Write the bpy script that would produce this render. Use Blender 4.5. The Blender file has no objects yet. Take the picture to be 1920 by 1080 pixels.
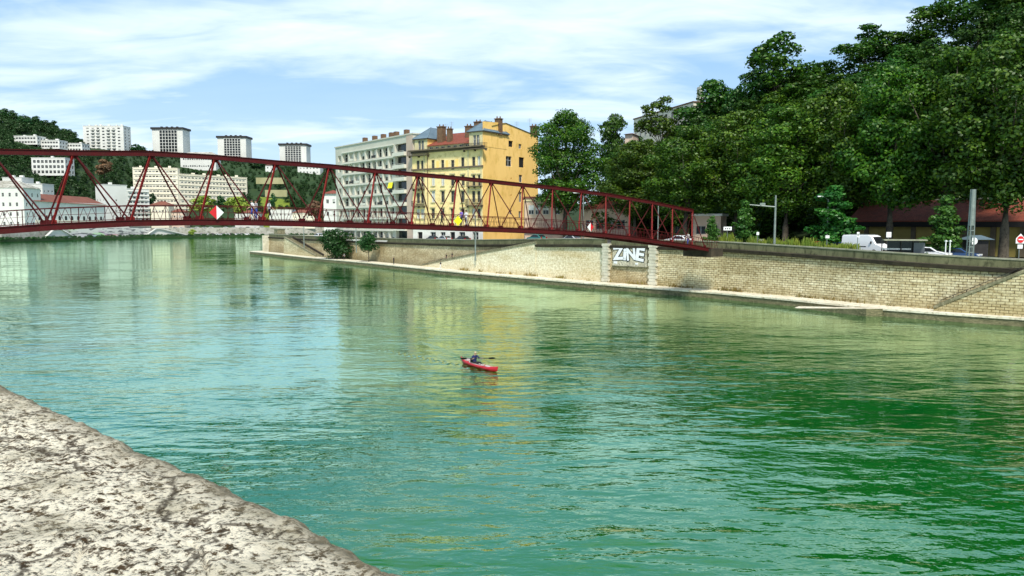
import bpy, math, random
import numpy as np
from mathutils import Vector, noise, Matrix
R = math.radians
rnd = random.Random(7)
scene = bpy.context.scene
col = scene.collection

# ------------------------------------------------------------------ camera, world, sun
F = 1400.0; PITCH = math.atan(120/1400); H = 10.0
cd = bpy.data.cameras.new('camera'); cam = bpy.data.objects.new('camera', cd); col.objects.link(cam)
cd.sensor_width = 36; cd.lens = 36*F/1920; cd.clip_end = 8000; cd.clip_start = .1
cam.location = (0, 0, H); cam.rotation_euler = (math.pi/2-PITCH, 0, 0)
scene.camera = cam
scene.view_settings.view_transform = 'Standard'; scene.view_settings.look = 'None'
scene.view_settings.exposure = 0.78; scene.view_settings.gamma = 1

SUN_EL, SUN_AZ = R(52), R(172)          # azimuth clockwise from +Y (north)
w = bpy.data.worlds.new("World"); scene.world = w; w.use_nodes = True
nt = w.node_tree; nt.nodes.clear()
def N(t, k, **kw):
    n = t.nodes.new(k)
    for a, b in kw.items():
        if a.startswith('i_'): n.inputs[a[2:].replace('_', ' ')].default_value = b
        else: setattr(n, a, b)
    return n
def L(t, a, b): t.links.new(a, b)
def math_(t, op, a, b=None, clamp=False):
    n = t.nodes.new('ShaderNodeMath'); n.operation = op; n.use_clamp = clamp
    for i, x in enumerate((a, b)):
        if x is None: continue
        if isinstance(x, (int, float)): n.inputs[i].default_value = x
        else: t.links.new(x, n.inputs[i])
    return n.outputs[0]
def ramp(t, f, stops, interp='LINEAR'):
    n = t.nodes.new('ShaderNodeValToRGB'); e = n.color_ramp.elements; n.color_ramp.interpolation = interp
    while len(e) < len(stops): e.new(.5)
    for k, (p, c) in enumerate(stops):
        e[k].position = p; e[k].color = (c[0], c[1], c[2], 1) if hasattr(c, '__len__') else (c, c, c, 1)
    t.links.new(f, n.inputs[0]); return n.outputs[0]
def mix(t, f, a, b, mode='MIX'):
    n = t.nodes.new('ShaderNodeMix'); n.data_type = 'RGBA'; n.blend_type = mode
    for i, x in ((0, f), (6, a), (7, b)):
        if isinstance(x, (int, float)): n.inputs[i].default_value = x
        elif isinstance(x, tuple): n.inputs[i].default_value = (x[0], x[1], x[2], 1)
        else: t.links.new(x, n.inputs[i])
    return n.outputs[2]
sky = N(nt, 'ShaderNodeTexSky', sky_type='NISHITA', sun_disc=False, sun_elevation=SUN_EL, sun_rotation=SUN_AZ, altitude=200, air_density=1.0, dust_density=.6, ozone_density=2.2)
tc = N(nt, 'ShaderNodeTexCoord'); sep = N(nt, 'ShaderNodeSeparateXYZ'); L(nt, tc.outputs['Generated'], sep.inputs[0])
zz = math_(nt, 'ADD', math_(nt, 'MAXIMUM', sep.outputs[2], 0.0), .16)
cx = math_(nt, 'DIVIDE', sep.outputs[0], zz); cy = math_(nt, 'DIVIDE', sep.outputs[1], zz)
cmb = N(nt, 'ShaderNodeCombineXYZ'); L(nt, cx, cmb.inputs[0]); L(nt, cy, cmb.inputs[1])
mp = N(nt, 'ShaderNodeMapping'); mp.inputs['Rotation'].default_value = (0, 0, R(-14)); mp.inputs['Scale'].default_value = (.75, 1.55, 1); mp.inputs['Location'].default_value = (3.1, 1.7, 0)
L(nt, cmb.outputs[0], mp.inputs[0])
n1 = N(nt, 'ShaderNodeTexNoise', i_Scale=.85, i_Detail=7, i_Roughness=.52, i_Distortion=.35); L(nt, mp.outputs[0], n1.inputs['Vector'])
n2 = N(nt, 'ShaderNodeTexNoise', i_Scale=3.2, i_Detail=5, i_Roughness=.55, i_Distortion=.6); L(nt, mp.outputs[0], n2.inputs['Vector'])
cl = math_(nt, 'ADD', math_(nt, 'MULTIPLY', n1.outputs[0], .78), math_(nt, 'MULTIPLY', n2.outputs[0], .22))
cf = ramp(nt, cl, [(.40, .0), (.48, .26), (.56, .70), (.65, 1.0)])
hz = ramp(nt, sep.outputs[2], [(0.0, .55), (.12, .30), (.3, .0)])
cf2 = math_(nt, 'MAXIMUM', cf, hz)
skyc = mix(nt, 1.0, sky.outputs[0], (.105, .098, .088), 'MULTIPLY')
cloudc = mix(nt, n2.outputs[0], (.47, .58, .67), (.66, .74, .78))
skyc2 = mix(nt, .7, skyc, (.15, .335, .60))
fin = mix(nt, cf2, skyc2, cloudc)
bg = N(nt, 'ShaderNodeBackground'); bg.inputs[1].default_value = 1.0; L(nt, fin, bg.inputs[0])
wo = N(nt, 'ShaderNodeOutputWorld'); L(nt, bg.outputs[0], wo.inputs[0])

sd = bpy.data.lights.new('sun', 'SUN'); so = bpy.data.objects.new('sun', sd); col.objects.link(so)
sd.energy = 3.1; sd.angle = R(9); sd.color = (1, .95, .86)
sdir = Vector((math.sin(SUN_AZ)*math.cos(SUN_EL), math.cos(SUN_AZ)*math.cos(SUN_EL), math.sin(SUN_EL)))
so.rotation_euler = sdir.to_track_quat('Z', 'Y').to_euler()

# ------------------------------------------------------------------ pixel -> place helpers
def at(px, py, Y):
    dx = (px-960)/F; dy = (540-py)/F
    k = dy*math.sin(PITCH)+math.cos(PITCH)
    return Vector((dx*Y/k, Y, H+Y*(dy*math.cos(PITCH)-math.sin(PITCH))/k))
def onz(px, py, z):
    a = at(px, py, 1.0); return at(px, py, (z-H)/(a.z-H))
def proj(p):
    dz = p.z-H; f = p.y*math.cos(PITCH)-dz*math.sin(PITCH); u_ = p.y*math.sin(PITCH)+dz*math.cos(PITCH)
    return 960+F*p.x/f, 540-F*u_/f
def interp(x, pts):
    if x <= pts[0][0]: return pts[0][1]
    for (a, b), (c, d) in zip(pts, pts[1:]):
        if x <= c: return b+(d-b)*(x-a)/(c-a)
    return pts[-1][1]

# ------------------------------------------------------------------ materials
MATS = {}
def pm(name, c1, c2=None, scale=.6, rough=.8, bump=0, bscale=8, metal=0, c3=None, stretch=(1, 1, 1), spec=.35):
    m = bpy.data.materials.new(name); m.use_nodes = True; t = m.node_tree
    b = t.nodes['Principled BSDF']; b.inputs['Roughness'].default_value = rough; b.inputs['Metallic'].default_value = metal
    b.inputs['Specular IOR Level'].default_value = spec
    if c2 is None: c2 = tuple(x*.78 for x in c1)
    g = N(t, 'ShaderNodeNewGeometry'); mpn = N(t, 'ShaderNodeMapping'); mpn.inputs['Scale'].default_value = stretch
    L(t, g.outputs['Position'], mpn.inputs[0])
    n = N(t, 'ShaderNodeTexNoise', i_Scale=scale, i_Detail=6, i_Roughness=.6); L(t, mpn.outputs[0], n.inputs['Vector'])
    f = ramp(t, n.outputs[0], [(.35, 0.0), (.65, 1.0)])
    c = mix(t, f, c1, c2)
    if c3:
        n3 = N(t, 'ShaderNodeTexNoise', i_Scale=scale*4.3, i_Detail=6, i_Roughness=.65); L(t, mpn.outputs[0], n3.inputs['Vector'])
        c = mix(t, ramp(t, n3.outputs[0], [(.5, 0.0), (.68, 1.0)]), c, c3)
    L(t, c, b.inputs['Base Color'])
    if bump:
        nb = N(t, 'ShaderNodeTexNoise', i_Scale=bscale, i_Detail=4); L(t, mpn.outputs[0], nb.inputs['Vector'])
        bn = N(t, 'ShaderNodeBump', i_Strength=bump, i_Distance=.05); L(t, nb.outputs[0], bn.inputs['Height']); L(t, bn.outputs[0], b.inputs['Normal'])
    MATS[name] = m; return m
def masonry(name, c1, c2, mortar, stain, bw=.9, bh=.42, ms=.02, stain_lo=.5, stain2=None):
    m = bpy.data.materials.new(name); m.use_nodes = True; t = m.node_tree; b = t.nodes['Principled BSDF']
    b.inputs['Roughness'].default_value = .9; b.inputs['Specular IOR Level'].default_value = .2
    uv = N(t, 'ShaderNodeUVMap', uv_map='uv')
    nd = N(t, 'ShaderNodeTexNoise', i_Scale=1.1, i_Detail=3); L(t, uv.outputs[0], nd.inputs['Vector'])
    off = mix(t, .05, uv.outputs[0], nd.outputs['Color'])
    br = N(t, 'ShaderNodeTexBrick', i_Scale=1.0); br.inputs['Brick Width'].default_value = bw; br.inputs['Row Height'].default_value = bh
    br.inputs['Mortar Size'].default_value = ms; br.inputs['Mortar Smooth'].default_value = .3; br.inputs['Bias'].default_value = -.1
    br.inputs['Color1'].default_value = (*c1, 1); br.inputs['Color2'].default_value = (*c2, 1); br.inputs['Mortar'].default_value = (*mortar, 1)
    L(t, off, br.inputs['Vector'])
    nm_ = N(t, 'ShaderNodeTexNoise', i_Scale=.55, i_Detail=7, i_Roughness=.7); L(t, uv.outputs[0], nm_.inputs['Vector'])
    nv_ = N(t, 'ShaderNodeTexNoise', i_Scale=2.2, i_Detail=8, i_Roughness=.75); L(t, uv.outputs[0], nv_.inputs['Vector'])
    brc = mix(t, ramp(t, nm_.outputs[0], [(.45, 0.0), (.66, .7)]), br.outputs['Color'], mix(t, nv_.outputs[0], c2, c1))
    brc = mix(t, ramp(t, nv_.outputs[0], [(.40, .55), (.55, 0.0)]), brc, mix(t, 1.0, brc, (.55, .46, .30), 'MULTIPLY'))
    sc = N(t, 'ShaderNodeMapping'); sc.inputs['Scale'].default_value = (.07, .28, 1); L(t, uv.outputs[0], sc.inputs[0])
    n1 = N(t, 'ShaderNodeTexNoise', i_Scale=1.0, i_Detail=9, i_Roughness=.68); L(t, sc.outputs[0], n1.inputs['Vector'])
    f = ramp(t, n1.outputs[0], [(stain_lo-.1, 0.0), (stain_lo+.12, .85)])
    c = mix(t, f, brc, mix(t, .7, brc, stain, 'MULTIPLY'))
    sc2 = N(t, 'ShaderNodeMapping'); sc2.inputs['Scale'].default_value = (1.2, .22, 1); L(t, uv.outputs[0], sc2.inputs[0])
    n2 = N(t, 'ShaderNodeTexNoise', i_Scale=.9, i_Detail=6, i_Roughness=.6); L(t, sc2.outputs[0], n2.inputs['Vector'])
    c = mix(t, ramp(t, n2.outputs[0], [(.56, 0.0), (.72, .6)]), c, stain2 or stain)
    sv = N(t, 'ShaderNodeSeparateXYZ'); L(t, uv.outputs[0], sv.inputs[0])
    n5 = N(t, 'ShaderNodeTexNoise', i_Scale=.5, i_Detail=8, i_Roughness=.7); L(t, uv.outputs[0], n5.inputs['Vector'])
    ht = math_(t, 'ADD', sv.outputs[1], math_(t, 'MULTIPLY', math_(t, 'SUBTRACT', n5.outputs[0], .5), -7.0))
    c = mix(t, ramp(t, math_(t, 'DIVIDE', ht, 6), [(.18, .75), (.45, 0.0)]), c, mix(t, .5, c, stain))
    n4 = N(t, 'ShaderNodeTexNoise', i_Scale=3.5, i_Detail=5); L(t, uv.outputs[0], n4.inputs['Vector'])
    c = mix(t, ramp(t, n4.outputs[0], [(.35, .5), (.6, 0.0)]), c, mix(t, 1.0, c, (.55, .5, .42), 'MULTIPLY'))
    L(t, c, b.inputs['Base Color'])
    bn = N(t, 'ShaderNodeBump', i_Strength=.7, i_Distance=.03, invert=True); L(t, br.outputs['Fac'], bn.inputs['Height']); L(t, bn.outputs[0], b.inputs['Normal'])
    MATS[name] = m; return m
def leafmat(name, c1, c2, c3):
    m = bpy.data.materials.new(name); m.use_nodes = True; t = m.node_tree; t.nodes.clear()
    g = N(t, 'ShaderNodeNewGeometry'); oi = N(t, 'ShaderNodeObjectInfo')
    n = N(t, 'ShaderNodeTexNoise', i_Scale=.5, i_Detail=7, i_Roughness=.6); L(t, g.outputs['Position'], n.inputs['Vector'])
    c = mix(t, ramp(t, n.outputs[0], [(.38, 0.0), (.62, 1.0)]), c1, c2)
    c = mix(t, ramp(t, g.outputs['Random Per Island'], [(.5, 0.0), (1.0, .6)]), c, c3)
    hs = N(t, 'ShaderNodeHueSaturation'); L(t, c, hs.inputs['Color'])
    L(t, math_(t, 'ADD', .476, math_(t, 'MULTIPLY', oi.outputs['Random'], .036)), hs.inputs['Hue'])
    L(t, math_(t, 'ADD', .75, math_(t, 'MULTIPLY', math_(t, 'FRACT', math_(t, 'MULTIPLY', oi.outputs['Random'], 7.3)), .55)), hs.inputs['Value'])
    d = N(t, 'ShaderNodeBsdfDiffuse'); tr = N(t, 'ShaderNodeBsdfTranslucent'); gl = N(t, 'ShaderNodeBsdfGlossy'); gl.inputs['Roughness'].default_value = .45
    gl.inputs['Color'].default_value = (.5, .55, .45, 1)
    L(t, hs.outputs[0], d.inputs[0]); L(t, hs.outputs[0], tr.inputs[0])
    a = N(t, 'ShaderNodeMixShader'); a.inputs[0].default_value = .15; L(t, d.outputs[0], a.inputs[1]); L(t, tr.outputs[0], a.inputs[2])
    e = N(t, 'ShaderNodeMixShader'); e.inputs[0].default_value = .045; L(t, a.outputs[0], e.inputs[1]); L(t, gl.outputs[0], e.inputs[2])
    o = N(t, 'ShaderNodeOutputMaterial'); L(t, e.outputs[0], o.inputs[0]); MATS[name] = m; return m

leafmat('plane_leaves', (.012, .046, .004), (.034, .100, .005), (.115, .20, .010))
leafmat('hill_leaves', (.008, .042, .005), (.020, .078, .005), (.06, .14, .010))
leafmat('far_leaves', (.010, .045, .015), (.022, .075, .016), (.04, .10, .02))
leafmat('young_leaves', (.012, .065, .010), (.026, .10, .012), (.07, .19, .02))
leafmat('lime_leaves', (.12, .22, .03), (.20, .28, .04), (.30, .36, .06))
leafmat('bush_leaves', (.010, .045, .010), (.018, .06, .012), (.03, .09, .02))
leafmat('rust_leaves', (.10, .045, .025), (.16, .09, .05), (.25, .16, .08))
leafmat('dry_grass', (.20, .16, .04), (.30, .22, .07), (.14, .16, .03))
leafmat('meadow', (.16, .22, .03), (.25, .28, .04), (.10, .20, .03))
pm('bark', (.055, .045, .032), (.12, .10, .07), 1.2, .95, .6, 5, c3=(.03, .025, .018))
pm('red_paint', (.075, .0055, .007), (.055, .005, .006), 1.5, .6, .1, 20, c3=(.06, .014, .009), spec=.15)
pm('red_paint_lit', (.22, .012, .010), (.15, .010, .009), 1.5, .6, .1, 20, c3=(.10, .014, .009), spec=.15)  # same red paint, with the light on viewer-facing struts put into the colour
pm('deck_wood', (.16, .13, .10), (.10, .08, .06), 3, .9)
pm('steel_grey', (.24, .27, .25), (.17, .20, .18), 2, .5, metal=.3)
pm('white_paint', (.80, .80, .78), (.70, .70, .68), 2, .5)
pm('sign_red', (.62, .015, .02), (.55, .015, .02), 3, .45)
pm('sign_yellow', (.85, .78, .02), (.80, .72, .02), 3, .45)
pm('asphalt', (.05, .05, .05), (.07, .07, .065), 1, .9, .3, 20)
pm('paving', (.30, .28, .24), (.22, .20, .17), .8, .9, .2, 10)
pm('hill_soil', (.012, .028, .008), (.02, .045, .01), .12, .95, c3=(.03, .05, .01))
pm('far_ground', (.012, .03, .008), (.02, .045, .012), .02, .95, c3=(.03, .055, .015))
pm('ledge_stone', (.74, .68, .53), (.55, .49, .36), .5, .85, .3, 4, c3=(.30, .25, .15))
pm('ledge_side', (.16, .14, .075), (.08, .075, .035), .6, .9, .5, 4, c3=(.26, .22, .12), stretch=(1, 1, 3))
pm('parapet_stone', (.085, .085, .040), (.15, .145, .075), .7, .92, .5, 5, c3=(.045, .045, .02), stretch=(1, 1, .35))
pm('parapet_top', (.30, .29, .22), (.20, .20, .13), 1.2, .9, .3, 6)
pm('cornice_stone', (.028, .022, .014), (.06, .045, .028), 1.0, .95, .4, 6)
pm('stair_stone', (.22, .20, .12), (.12, .11, .06), .8, .92, .4, 6, c3=(.35, .31, .2))
pm('quoin_stone', (.62, .58, .46), (.45, .41, .3), 1, .9, .3, 6)
masonry('block_wall', (.92, .85, .60), (.68, .60, .38), (.10, .075, .03), (.30, .235, .10), .70, .27, .032, .46, (.16, .12, .045))
masonry('old_wall', (.80, .70, .47), (.62, .52, .33), (.18, .14, .07), (.34, .25, .11), .48, .24, .025, .47, (.10, .075, .035))
masonry('pale_wall', (.86, .80, .60), (.78, .72, .52), (.52, .44, .27), (.60, .48, .25), .6, .30, .012, .56, (.42, .33, .15))
pm('panel_dark', (.40, .35, .24), (.62, .56, .42), .8, .9, c3=(.05, .045, .03))
pm('paint_black', (.012, .012, .012), (.02, .02, .02), 3, .6)
pm('graffiti_white', (.82, .82, .82), (.7, .7, .72), 2, .6)
pm('yellow_front', (.82, .64, .31), (.72, .55, .25), .25, .85, c3=(.56, .42, .17))
pm('yellow_side', (.90, .58, .19), (.80, .50, .15), .18, .85, c3=(.68, .42, .10), stretch=(1, 1, .5))
pm('cream_trim', (.60, .52, .30), (.46, .39, .22), .8, .85)
pm('dark_trim', (.09, .07, .045), (.14, .11, .07), 1, .85)
pm('stone_white', (.68, .66, .60), (.56, .54, .48), .8, .85)
pm('glass_dark', (.012, .014, .016), (.02, .024, .026), .6, .15, spec=.3)
pm('frame_grey', (.28, .26, .20), (.22, .20, .16), 1, .6)
pm('glass_mid', (.06, .07, .08), (.10, .11, .12), .5, .2, spec=.5)
pm('shutter_white', (.62, .62, .58), (.52, .52, .48), 1, .7)
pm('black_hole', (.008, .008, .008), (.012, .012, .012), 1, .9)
pm('slate', (.12, .17, .20), (.08, .12, .15), .9, .55, .3, 6)
pm('terrace_stone', (.36, .33, .18), (.28, .26, .13), .1, .9)
pm('terracotta', (.21, .045, .022), (.13, .032, .018), 1.2, .85, .5, 6, c3=(.28, .09, .05), stretch=(1, 1, 3))
pm('brick_chimney', (.17, .095, .05), (.10, .06, .035), 3, .9, .5, 12)
pm('iron', (.02, .018, .016), (.03, .028, .025), 2, .6)
pm('grey_wall', (.50, .48, .40), (.44, .42, .35), .3, .85)
pm('grey_slab', (.62, .59, .50), (.55, .52, .44), .3, .85)
pm('grey_bay', (.50, .38, .30), (.44, .33, .26), .3, .85)
pm('far_white', (.68, .67, .62), (.56, .55, .50), .05, .85)
pm('far_cream', (.72, .66, .52), (.64, .58, .45), .05, .85)
pm('far_pink', (.62, .48, .38), (.55, .42, .33), .05, .85)
pm('far_tile', (.19, .065, .04), (.14, .05, .032), .15, .9)
pm('far_concrete', (.46, .44, .38), (.26, .24, .19), .12, .85, c3=(.14, .14, .10))
pm('pink_wall', (.60, .44, .32), (.52, .38, .27), .4, .85)
pm('ochre_wall', (.34, .26, .07), (.27, .21, .06), .5, .85)
pm('ochre_house', (.46, .46, .17), (.38, .38, .15), .5, .85)
pm('cliff_stone', (.50, .34, .24), (.34, .22, .15), .6, .95, .8, 3, c3=(.14, .08, .05))
pm('awning_yellow', (.85, .75, .02), (.8, .7, .02), 3, .7)
pm('car_white', (.78, .78, .78), (.74, .74, .74), 1, .25, spec=.5)
pm('car_red', (.42, .03, .02), (.38, .025, .02), 1, .25, spec=.5)
pm('car_blue', (.02, .06, .16), (.02, .05, .13), 1, .25, spec=.5)
pm('car_black', (.015, .015, .018), (.02, .02, .022), 1, .25, spec=.5)
pm('car_silver', (.42, .43, .44), (.38, .39, .40), 1, .25, spec=.5)
pm('car_teal', (.03, .16, .14), (.03, .13, .12), 1, .25, spec=.5)
pm('rubber', (.012, .012, .012), (.018, .018, .018), 3, .8)
pm('rim_metal', (.4, .4, .4), (.3, .3, .3), 3, .35, metal=.7)
pm('lamp_clear', (.75, .75, .7), (.7, .7, .65), 3, .2)
pm('lamp_red', (.4, .01, .01), (.35, .01, .01), 3, .2)
pm('skin', (.50, .30, .20), (.46, .27, .18), 5, .6)
pm('cloth_navy', (.015, .02, .09), (.01, .015, .06), 5, .85)
pm('cloth_black', (.012, .012, .014), (.02, .02, .022), 5, .85)
pm('cloth_white', (.75, .74, .72), (.66, .65, .63), 5, .85)
pm('cloth_purple', (.22, .14, .50), (.18, .11, .42), 5, .85)
pm('cloth_blue', (.03, .06, .30), (.025, .05, .24), 5, .85)
pm('cloth_grey', (.25, .24, .25), (.2, .19, .2), 5, .85)
pm('hair_dark', (.02, .014, .01), (.03, .02, .014), 20, .7)
pm('cap_cream', (.42, .36, .22), (.36, .3, .18), 10, .8)
pm('hair_grey', (.5, .48, .42), (.4, .38, .33), 20, .7)
pm('kayak_red', (.45, .008, .018), (.38, .007, .015), 2, .3, spec=.5)
pm('kayak_inner', (.55, .45, .42), (.42, .34, .32), 3, .6)
pm('plastic_black', (.012, .012, .012), (.02, .02, .02), 3, .45)
M = MATS
def patch_mat():
    m = bpy.data.materials.new('graffiti_patches'); m.use_nodes = True; t = m.node_tree; b = t.nodes['Principled BSDF']; b.inputs['Roughness'].default_value = .8
    g = N(t, 'ShaderNodeNewGeometry'); mpn = N(t, 'ShaderNodeMapping'); mpn.inputs['Scale'].default_value = (.10, .03, .22); L(t, g.outputs['Position'], mpn.inputs[0])
    v = N(t, 'ShaderNodeTexVoronoi', i_Scale=1.0); L(t, mpn.outputs[0], v.inputs['Vector'])
    n = N(t, 'ShaderNodeTexNoise', i_Scale=.9, i_Detail=7, i_Roughness=.7); L(t, mpn.outputs[0], n.inputs['Vector'])
    c = mix(t, .45, v.outputs['Color'], (.55, .62, .66))
    c = mix(t, ramp(t, n.outputs[0], [(.42, 0.0), (.5, 1.0)]), c, (.62, .60, .54))
    n3 = N(t, 'ShaderNodeTexNoise', i_Scale=3.5, i_Detail=3); L(t, mpn.outputs[0], n3.inputs['Vector'])
    c = mix(t, ramp(t, n3.outputs[0], [(.54, 0.0), (.58, .8)]), c, (.05, .05, .06))
    L(t, c, b.inputs['Base Color']); MATS['graffiti_patches'] = m
patch_mat()

# ------------------------------------------------------------------ mesh tools
def tag(o, label=None, cat=None, group=None, kind=None):
    if label: o['label'] = label
    if cat: o['category'] = cat
    if group: o['group'] = group
    if kind: o['kind'] = kind
    return o
def root(name, loc, label, cat, group=None, rz=0):
    o = bpy.data.objects.new(name, None); o.location = loc; o.rotation_euler = (0, 0, rz); o.empty_display_size = .3
    col.objects.link(o); return tag(o, label, cat, group)
def copy_tree(o, parent=None):
    c = o.copy(); col.objects.link(c)
    if parent: c.parent = parent
    for ch in list(o.children): copy_tree(ch, c)
    return c
class MB:
    def __init__(s): s.v = []; s.f = []; s.m = []; s.uv = []; s.cm = 0
    def poly(s, pts, uv=None):
        b = len(s.v); s.v += [tuple(p) for p in pts]; s.f.append(tuple(range(b, b+len(pts)))); s.m.append(s.cm)
        s.uv.append(uv if uv else [(0, 0)]*len(pts))
    def box(s, c, size, ax=None, az=None):
        c = Vector(c); ax = Vector(ax).normalized() if ax else Vector((1, 0, 0)); az = Vector(az).normalized() if az else Vector((0, 0, 1))
        ay = az.cross(ax).normalized(); h = [x/2 for x in size]; b = len(s.v)
        for k in range(8):
            s.v.append(tuple(c+ax*h[0]*(1 if k & 1 else -1)+ay*h[1]*(1 if k & 2 else -1)+az*h[2]*(1 if k & 4 else -1)))
        for q in ((0, 2, 3, 1), (4, 5, 7, 6), (0, 1, 5, 4), (2, 6, 7, 3), (0, 4, 6, 2), (1, 3, 7, 5)):
            s.f.append(tuple(b+i for i in q)); s.m.append(s.cm); s.uv.append([(0, 0)]*4)
        return s
    def beam(s, p, q, w_, h_):
        p = Vector(p); q = Vector(q); d = q-p; up = Vector((0, 0, 1))
        side = d.cross(up)
        if side.length < 1e-5: side = Vector((1, 0, 0))
        az = side.cross(d).normalized()
        return s.box((p+q)/2, (d.length, w_, h_), d, az)
    def tube(s, pts, rs, n=8, cap=True):
        pts = [Vector(p) for p in pts]; b0 = len(s.v)
        for i, p in enumerate(pts):
            d = (pts[min(i+1, len(pts)-1)]-pts[max(i-1, 0)]).normalized()
            a = d.cross(Vector((0, 0, 1)));  a = a.normalized() if a.length > 1e-3 else Vector((1, 0, 0))
            c = d.cross(a)
            for k in range(n):
                t = 2*math.pi*k/n; s.v.append(tuple(p+(a*math.cos(t)+c*math.sin(t))*rs[i]))
        for i in range(len(pts)-1):
            for k in range(n):
                k2 = (k+1) % n; s.f.append((b0+i*n+k, b0+i*n+k2, b0+(i+1)*n+k2, b0+(i+1)*n+k)); s.m.append(s.cm); s.uv.append([(0, 0)]*4)
        if cap:
            s.f.append(tuple(b0+k for k in range(n))[::-1]); s.m.append(s.cm); s.uv.append([(0, 0)]*n)
            e = b0+(len(pts)-1)*n; s.f.append(tuple(e+k for k in range(n))); s.m.append(s.cm); s.uv.append([(0, 0)]*n)
        return s
    def loft(s, rings, cap=True, closed=True):
        b0 = len(s.v); n = len(rings[0])
        for r in rings: s.v += [tuple(p) for p in r]
        for i in range(len(rings)-1):
            for k in range(n if closed else n-1):
                k2 = (k+1) % n; s.f.append((b0+i*n+k, b0+i*n+k2, b0+(i+1)*n+k2, b0+(i+1)*n+k)); s.m.append(s.cm); s.uv.append([(0, 0)]*4)
        if cap:
            s.f.append(tuple(b0+k for k in range(n))[::-1]); s.m.append(s.cm); s.uv.append([(0, 0)]*n)
            e = b0+(len(rings)-1)*n; s.f.append(tuple(e+k for k in range(n))); s.m.append(s.cm); s.uv.append([(0, 0)]*n)
        return s
    def prism(s, poly, vec):
        vec = Vector(vec); a = [Vector(p) for p in poly]; return s.loft([a, [p+vec for p in a]])
    def build(s, name, mats, parent=None, smooth=False, kind=None, label=None):
        me = bpy.data.meshes.new(name)
        off = parent_loc(parent) if parent else Vector((0, 0, 0))
        me.from_pydata([(x-off.x, y-off.y, z-off.z) for x, y, z in s.v], [], s.f)
        if isinstance(mats, str): mats = [mats]
        for m in mats: me.materials.append(M[m])
        me.polygons.foreach_set('material_index', s.m)
        if smooth: me.polygons.foreach_set('use_smooth', [True]*len(s.f))
        uvl = me.uv_layers.new(name='uv'); flat = [c for f in s.uv for p in f for c in p]; uvl.data.foreach_set('uv', flat)
        me.update()
        o = bpy.data.objects.new(name, me); col.objects.link(o)
        if parent: o.parent = parent
        if kind: o['kind'] = kind
        if label: o['label'] = label
        return o
def parent_loc(p):
    l = Vector((0, 0, 0))
    while p is not None: l += p.location; p = p.parent
    return l
def place(name, me, parent, loc, rz=0):
    o = bpy.data.objects.new(name, me); col.objects.link(o); o.parent = parent
    o.location = Vector(loc)-parent_loc(parent); o.rotation_euler = (0, 0, rz); return o

# ------------------------------------------------------------------ right bank frame
U = Vector((-.62, .785, 0)).normalized(); NN = Vector((.785, .62, 0)).normalized()
WP = [(468, 475.6), (575, 488), (689, 499), (860, 518), (1120, 542), (1340, 560), (1491, 575), (1642, 592), (1793, 604), (1920, 613)]
bank = [Vector((70, 43, 0)), Vector((58, 60, 0))]+[onz(x, y, 0) for x, y in WP[::-1]]
for b_ in bank: b_.z = 0
bank = [Vector((110, -25, 0))]+bank
cum = [0]
for a, b in zip(bank, bank[1:]): cum.append(cum[-1]+(b-a).length)
def bpt(s):
    for i in range(len(bank)-1):
        if s <= cum[i+1] or i == len(bank)-2:
            k = (s-cum[i])/(cum[i+1]-cum[i]); return bank[i].lerp(bank[i+1], k)
def s_at_px(px, q=0):
    lo, hi = cum[2], cum[-1]*1.02
    for _ in range(50):
        m_ = (lo+hi)/2; p = bpt(m_)+NN*q
        if proj(Vector((p.x, p.y, 5)))[0] > px: lo = m_
        else: hi = m_
    return (lo+hi)/2
LEDGE = 3.0; LZ = .85
parz_px = [(492, 6.7), (540, 6.6), (720, 6.65), (860, 6.9), (1000, 7.45), (1100, 7.72), (1340, 7.66), (1612, 7.02), (1920, 6.46)]
_sz = sorted((s_at_px(px, LEDGE), z) for px, z in parz_px)
def parz(s): return interp(s, _sz)
def roadz(s): return parz(s)-1.05
SW = s_at_px(492, LEDGE)
def locate_bank(px, q, py=430):
    s = s_at_px(px, q+LEDGE); p = bpt(s)+NN*(q+LEDGE); return Vector((p.x, p.y, roadz(s))), s
def wall_pt(s, q=0, z=0):
    p = bpt(s)+NN*(q+LEDGE); return Vector((p.x, p.y, z))

HC = [(30, 76), (50, 64), (62, 57), (75, 52), (90, 48), (112, 45), (137, 38), (150, 36), (160, 30), (168, 22), (176, 11), (190, 6), (230, 5)]
def sq(p):
    return U.x*p.x+U.y*p.y, NN.x*p.x+NN.y*p.y-83.2-LEDGE
def hill(p, rz):
    s, q = sq(p); hc = max(interp(s, HC), rz)
    t = min(max((q-30)/85, 0), 1); t = t*t*(3-2*t)*.6+t*.4
    return rz+(hc-rz)*t
def ground_right(p):
    s_, q = sq(p)
    ss = interp(p.y-NN.y*q, [(-25, 0), (cum[-1], 0)])
    # nearest bank parameter through projection on U
    best = min(range(len(bank)), key=lambda i: abs((U.x*bank[i].x+U.y*bank[i].y)-s_))
    return hill(p, roadz(cum[best]))
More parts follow.
